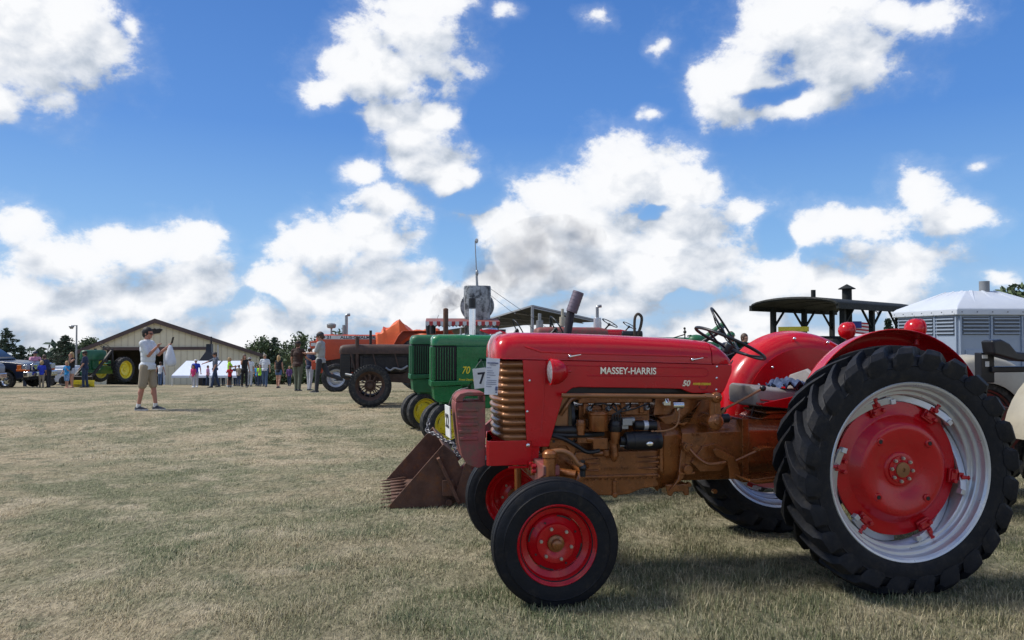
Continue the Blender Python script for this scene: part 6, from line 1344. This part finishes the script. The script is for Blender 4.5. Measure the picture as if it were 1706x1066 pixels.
for k_ in range(7):
    z = zf-.10-k_*.09; q = mr_ if k_ % 2 == 0 else mw_; q.loft([[(x, .03*math.sin(6*x), z-.10*x), (x, .03*math.sin(6*x), z-.09-.10*x), (x, .03*math.sin(6*x)+.006, z-.09-.10*x), (x, .03*math.sin(6*x)+.006, z-.10*x)] for x in np.linspace(.03, 1.2, 8)])
mbl.box(.03, .5, -.035, -.028, zf-.46, zf-.10); mr_.build('stripe', RW, fl); mw_.build('stripe', WPL, fl); mbl.build('canton', NV, fl)

# ---- trees
BARK = mat('bark', (.09, .07, .055), .9, 0, .3, 3, .6, 10)
def leafm(n, c):
    m = mat(n, c, .8, 0, .45, 1.6, 0, 40, 0, c2=tuple(x*1.7 for x in c), mixlo=.5, mixhi=.75); return m
CON = leafm('spruce_needles', (.040, .066, .038)); DEC = leafm('summer_leaves', (.075, .11, .048))
def leaves(P, size):
    n = len(P); a = rng.normal(size=(n, 3)); a /= np.linalg.norm(a, axis=1)[:, None]; b = rng.normal(size=(n, 3)); b -= (a*b).sum(1)[:, None]*a; b /= np.linalg.norm(b, axis=1)[:, None]
    s = size*(.5+rng.random(n))[:, None]; V = np.stack([P-a*s, P+b*s*.55, P+a*s, P-b*s*.55], 1).reshape(-1, 3)
    me = bpy.data.meshes.new('crown'); me.from_pydata(V.tolist(), [], (np.arange(n*4).reshape(-1, 4)).tolist()); return me
def tree(kind, label, u, vtop, Y, wid, seed, group='trees beyond the field'):
    global rng; rng = np.random.default_rng(seed); g0 = gz(Y); top = px(u, vtop, Y); H = top.z-g0
    t = thing(kind, label, 'tree', (top.x, Y, g0), seed*.7, group); pts = []
    m = MB(); m.tube([(0, 0, 0), (.04*H*.2, 0, H*.4), (0, .02, H*.93)], [H*.020+.05, H*.013+.03, .015], 8)
    if kind == 'conifer':
        z = H*.12; lay = 0
        while z < H*.98:
            f = 1-(z/H); r = wid*(f**.85)*(.75+.5*rng.random())+.06; nb = int(6+f*4)
            for _ in range(nb):
                a = rng.random()*2*PI; L_ = r*(.65+.5*rng.random()); e = Vector((math.cos(a)*L_, math.sin(a)*L_, z-.10*L_))
                if L_ > .4: m.tube([(0, 0, z), tuple(Vector((0, 0, z)).lerp(e, .6)+Vector((0, 0, .04))), tuple(e)], [.03, .02, .008], 4)
                k_ = int(22*L_/max(wid, .5))+10; tt = rng.random(k_)**.7; q = np.outer(tt, np.array([e.x, e.y, e.z-z]))+np.array([0, 0, z])+rng.normal(size=(k_, 3))*np.array([.10, .10, .06])*(.5+L_*.45); pts.append(q)
            z += H*.030*(.8+.6*rng.random())
        size = .075+H*.009
    else:
        for _ in range(15):
            a = rng.random()*2*PI; zz = H*(.28+.68*rng.random()); rr = wid*(.25+.75*rng.random())*math.sqrt(max(.1, 1-((zz/H-.6)/.45)**2)); c_ = np.array([math.cos(a)*rr, math.sin(a)*rr, zz])
            m.tube([(0, 0, max(.2*H, zz-rr*1.1)), tuple(c_*np.array([.5, .5, 1])-np.array([0, 0, .15*rr])), tuple(c_)], [.06, .04, .015], 5)
            k_ = 130; pts.append(c_+rng.normal(size=(k_, 3))*wid*np.array([.20, .20, .17]))
        size = .10+H*.010
    m.build('trunk', BARK, t); me = leaves(np.concatenate(pts), size); me.materials.append(CON if kind == 'conifer' else DEC); o = bpy.data.objects.new('crown', me); col.objects.link(o); o.parent = t
    return t
tree('conifer', 'tall loose conifer at the left edge beyond the pickup', 11, 546, 78, 3.0, 3)
tree('conifer', 'smaller bushy conifer right of the tall one at the left edge', 35, 575, 80, 2.4, 4)
tree('conifer', 'dark pointed spruce just left of the street lamp', 109, 556, 76, 2.9, 5)
tree('conifer', 'low dark spruce between the pickup and the lamp', 92, 590, 82, 2.2, 14)
tree('leafy_tree', 'sparse leafy tree just right of the street lamp', 136, 572, 80, 1.6, 6)
tree('leafy_tree', 'thin treetop rising over the left eave of the barn', 151, 564, 92, 1.3, 7)
tree('leafy_tree', 'pale slender tree above the man in the white T-shirt', 434, 566, 84, 1.7, 8)
tree('conifer', 'dark ragged spruce right of the man in the white T-shirt', 457, 560, 84, 2.4, 9)
tree('leafy_tree', 'round leafy tree behind the man in the brown shirt', 498, 557, 80, 1.9, 10)
tree('leafy_tree', 'bushy green tree showing over the orange tractor hood', 549, 552, 70, 1.6, 11)
tree('leafy_tree', 'low bushy tree between the dark spruce and the brown shirt', 478, 592, 88, 2.2, 12)
tree('leafy_tree', 'low bushy tree behind the right end of the barn', 440, 600, 90, 2.0, 13)
tree('conifer', 'small dark conifer under the arched wooden roof', 1480, 529, 50, .8, 15)
tree('leafy_tree', 'leafy tree peeping over the white cabin roof', 1702, 482, 40, 1.6, 16)
tree('leafy_tree', 'low leafy tree behind the pickup', 62, 596, 84, 2.4, 17)
for i, u in enumerate((425, 452, 470, 490, 512, 532)):
    tree('bush', ['dark bush left of the walking man in white', 'dark bush right behind the man in white', 'dark bush behind the blonde girl', 'dark bush left of the brown shirt', 'dark bush right of the brown shirt', 'dark bush beside the orange tractor nose'][i], u, 612, 60, 1.2, 20+i, 'dark bushes closing the field')
# wooded skyline far off
P_ = []; rng = np.random.default_rng(5)
xw = rng.random(26000)*900-450; yw = 380+rng.random(26000)*60; hh = (9+5*np.sin(xw*.045)+4*np.sin(xw*.13+1)+3*np.sin(xw*.37))
P_ = np.stack([xw, yw, np.interp(yw, [p[0] for p in GP], [p[1] for p in GP])+rng.random(26000)**.7*hh], -1); me = leaves(P_, 2.2); me.materials.append(CON); o = bpy.data.objects.new('distant_wood', me); col.objects.link(o); tag(o, 'far low band of dark woodland closing the field', 'woodland', kind='stuff')

# ---- dark blue pickup at the left edge, nose to the right
TB = mat('dark_blue_car_paint', (.010, .018, .045), .35, 0, .08, 3, 0, 40, .25)
c = px(34, 655, 36); tr = thing('pickup_truck', 'dark blue pickup truck with chrome bumper and amber lights at the left edge', 'pickup truck', (c.x, 36, gz(36)), R(-6))
# local x forward (right), wheel at x=0; body extends to negative x; near side is -y
def side(P, y0, y1, q): q.prism(P, y0, y1)
m = MB(); arch = [(.50*math.cos(R(a)), .42+.50*math.sin(R(a))) for a in range(180, -1, -15)]
m.prism([(-4.6, .55)]+[(-1.2, .50)]+arch+[(.80, .50), (1.0, .52), (1.02, 1.05), (.95, 1.18), (.2, 1.26), (-.95, 1.32), (-4.6, 1.32)], -.95, .95); m.build('body', TB, tr, bevel=.06, smooth=50)
m = MB(); m.loft([[(-.95, -.85, 1.30), (-.95, .85, 1.30), (-3.3, .85, 1.30), (-3.3, -.85, 1.30)], [(-1.65, -.72, 1.86), (-1.65, .72, 1.86), (-3.1, .72, 1.86), (-3.1, -.72, 1.86)], [(-1.75, -.68, 1.92), (-1.75, .68, 1.92), (-3.0, .68, 1.92), (-3.0, -.68, 1.92)]]); m.build('cab', TB, tr, bevel=.03)
m = MB(); m.loft([[(-.90, -.80, 1.36), (-.90, .80, 1.36), (-.95, .80, 1.33), (-.95, -.80, 1.33)], [(-1.60, -.68, 1.83), (-1.60, .68, 1.83), (-1.65, .68, 1.83), (-1.65, -.68, 1.83)]]); m.prism([(-1.05, 1.36), (-1.66, 1.82), (-2.2, 1.82), (-2.2, 1.36)], -.86, -.845); m.build('window', mat('dark_glass', (.02, .025, .03), .06, 0, .05), tr)
m = MB(); m.box(.88, 1.18, -.98, .98, .55, .82); m.build('bumper', CHR, tr, bevel=.06); m = MB(); m.box(1.0, 1.10, -.65, .65, .86, 1.16); m.build('grille', CHR, tr, bevel=.03)
m = MB()
for k_ in range(4): m.new(); m.box(1.10, 1.108, -.6, .6, .89+k_*.065, .93+k_*.065)
m.pieces('grille_opening', BLK, tr)
for s_ in (1, -1):
    m = MB(); m.box(.80, 1.06, s_*.955 if s_ < 0 else .70, s_*.70 if s_ < 0 else .955, .90, 1.14); m.build('headlight', GLS, tr, bevel=.03)
    m = MB(); m.box(.55, 1.03, s_*.965 if s_ < 0 else .72, s_*.72 if s_ < 0 else .965, .83, .93) ; m.box(.58, .80, min(s_*.962, s_*.94), max(s_*.962, s_*.94), .93, 1.12); m.build('indicator', mat('amber_lens', (.75, .16, .02), .25), tr, bevel=.01)
m = MB(); m.box(.85, 1.1, -.9, .9, .42, .56); m.build('valance', BLK, tr, bevel=.03)
for x in (0, -3.4):
    for s_ in (1, -1):
        w_ = node('wheel', tr, (x, s_*.84, .40), 0 if s_ < 0 else PI); w_.rotation_euler.z = PI if s_ < 0 else 0
        m = MB(); tyre_body(m, .40, .23, .26, 0, 48); m.build('tyre', TYRO, w_); m = MB(); m.lathe([(.235, .10), (.24, .11), (.21, .09), (.18, .05), (.09, .07), (.06, .09), (0, .095)], (0, 0, 0), (0, 1, 0), 36); m.build('rim', CHR, w_)
        m = MB()
        for k_ in range(8): a = 2*PI*k_/8; m.new(); m.sph((.15*math.cos(a), .07, .15*math.sin(a)), .026, 8, (1, .4, 1))
        m.pieces('rim_hole', BLK, w_)
c = px(-36, 655, 33.5); t2 = thing('car', 'silver grey car nose just entering at the left edge', 'car', (c.x, 33.5, gz(33.5)), R(-6))
m = MB(); m.prism([(-3.5, .4), (.45, .4), (.55, .6), (.55, .95), (.45, 1.10), (-.6, 1.18), (-3.5, 1.18)], -.9, .9); m.build('body', STEEL, t2, bevel=.07); m = MB(); m.box(.35, .63, -.92, .92, .42, .66); m.build('bumper', CHR, t2, bevel=.05)
m = MB(); m.box(.40, .565, -.905, -.6, .78, 1.0); m.build('headlight', GLS, t2, bevel=.03)
for s_ in (1, -1): w_ = node('wheel', t2, (-.35, s_*.8, .36), PI if s_ < 0 else 0); m = MB(); tyre_body(m, .36, .22, .24, 0, 40); m.build('tyre', TYRO, w_)

# ---- smoke from the dark stack and over the tower
def smoke(label, pts, dens, seed, colr=(.5, .52, .56)):
    m = MB()
    for (u, v, Y, r) in pts: m.sph(px(u, v, Y), r, 14)
    o = remesh(m, 'smoke', mat('x', (1, 1, 1)), None, .08 if max(p[3] for p in pts) < 1.2 else .2, 8)
    mt = bpy.data.materials.new('smoke_volume'); mt.use_nodes = True; t = NT(mt.node_tree); mt.node_tree.nodes.clear()
    pv = t.n('ShaderNodeVolumePrincipled'); out = t.n('ShaderNodeOutputMaterial'); mt.node_tree.links.new(pv.outputs[0], out.inputs['Volume']); pv.inputs['Color'].default_value = (*colr, 1)
    g = t.n('ShaderNodeNewGeometry'); n = t.noise(g.outputs['Position'], 2.6 if seed == 1 else 1.1, 5, .62, .8); t.put(pv.inputs['Density'], t.mr(n, .46, .76, 0, dens)); pv.inputs['Anisotropy'].default_value = .2
    o.data.materials.clear(); o.data.materials.append(mt); tag(o, label, 'smoke', kind='stuff'); return o
smoke('grey smoke curling up from the dark stack beside the tower', [(722, 530, 20, .12), (724, 522, 20, .2), (731, 512, 20.1, .28), (741, 502, 20.2, .38), (752, 497, 20.6, .36), (766, 489, 21.0, .40)], 2.6, 1)
smoke('dark drifting smoke spreading right above the tower', [(790, 474, 21.5, .5), (808, 462, 22, .75), (832, 448, 22.5, 1.0), (862, 436, 23, 1.2), (895, 426, 23.5, 1.3), (930, 420, 24, 1.3), (962, 412, 24.5, 1.1)], .9, 2, (.38, .41, .47))
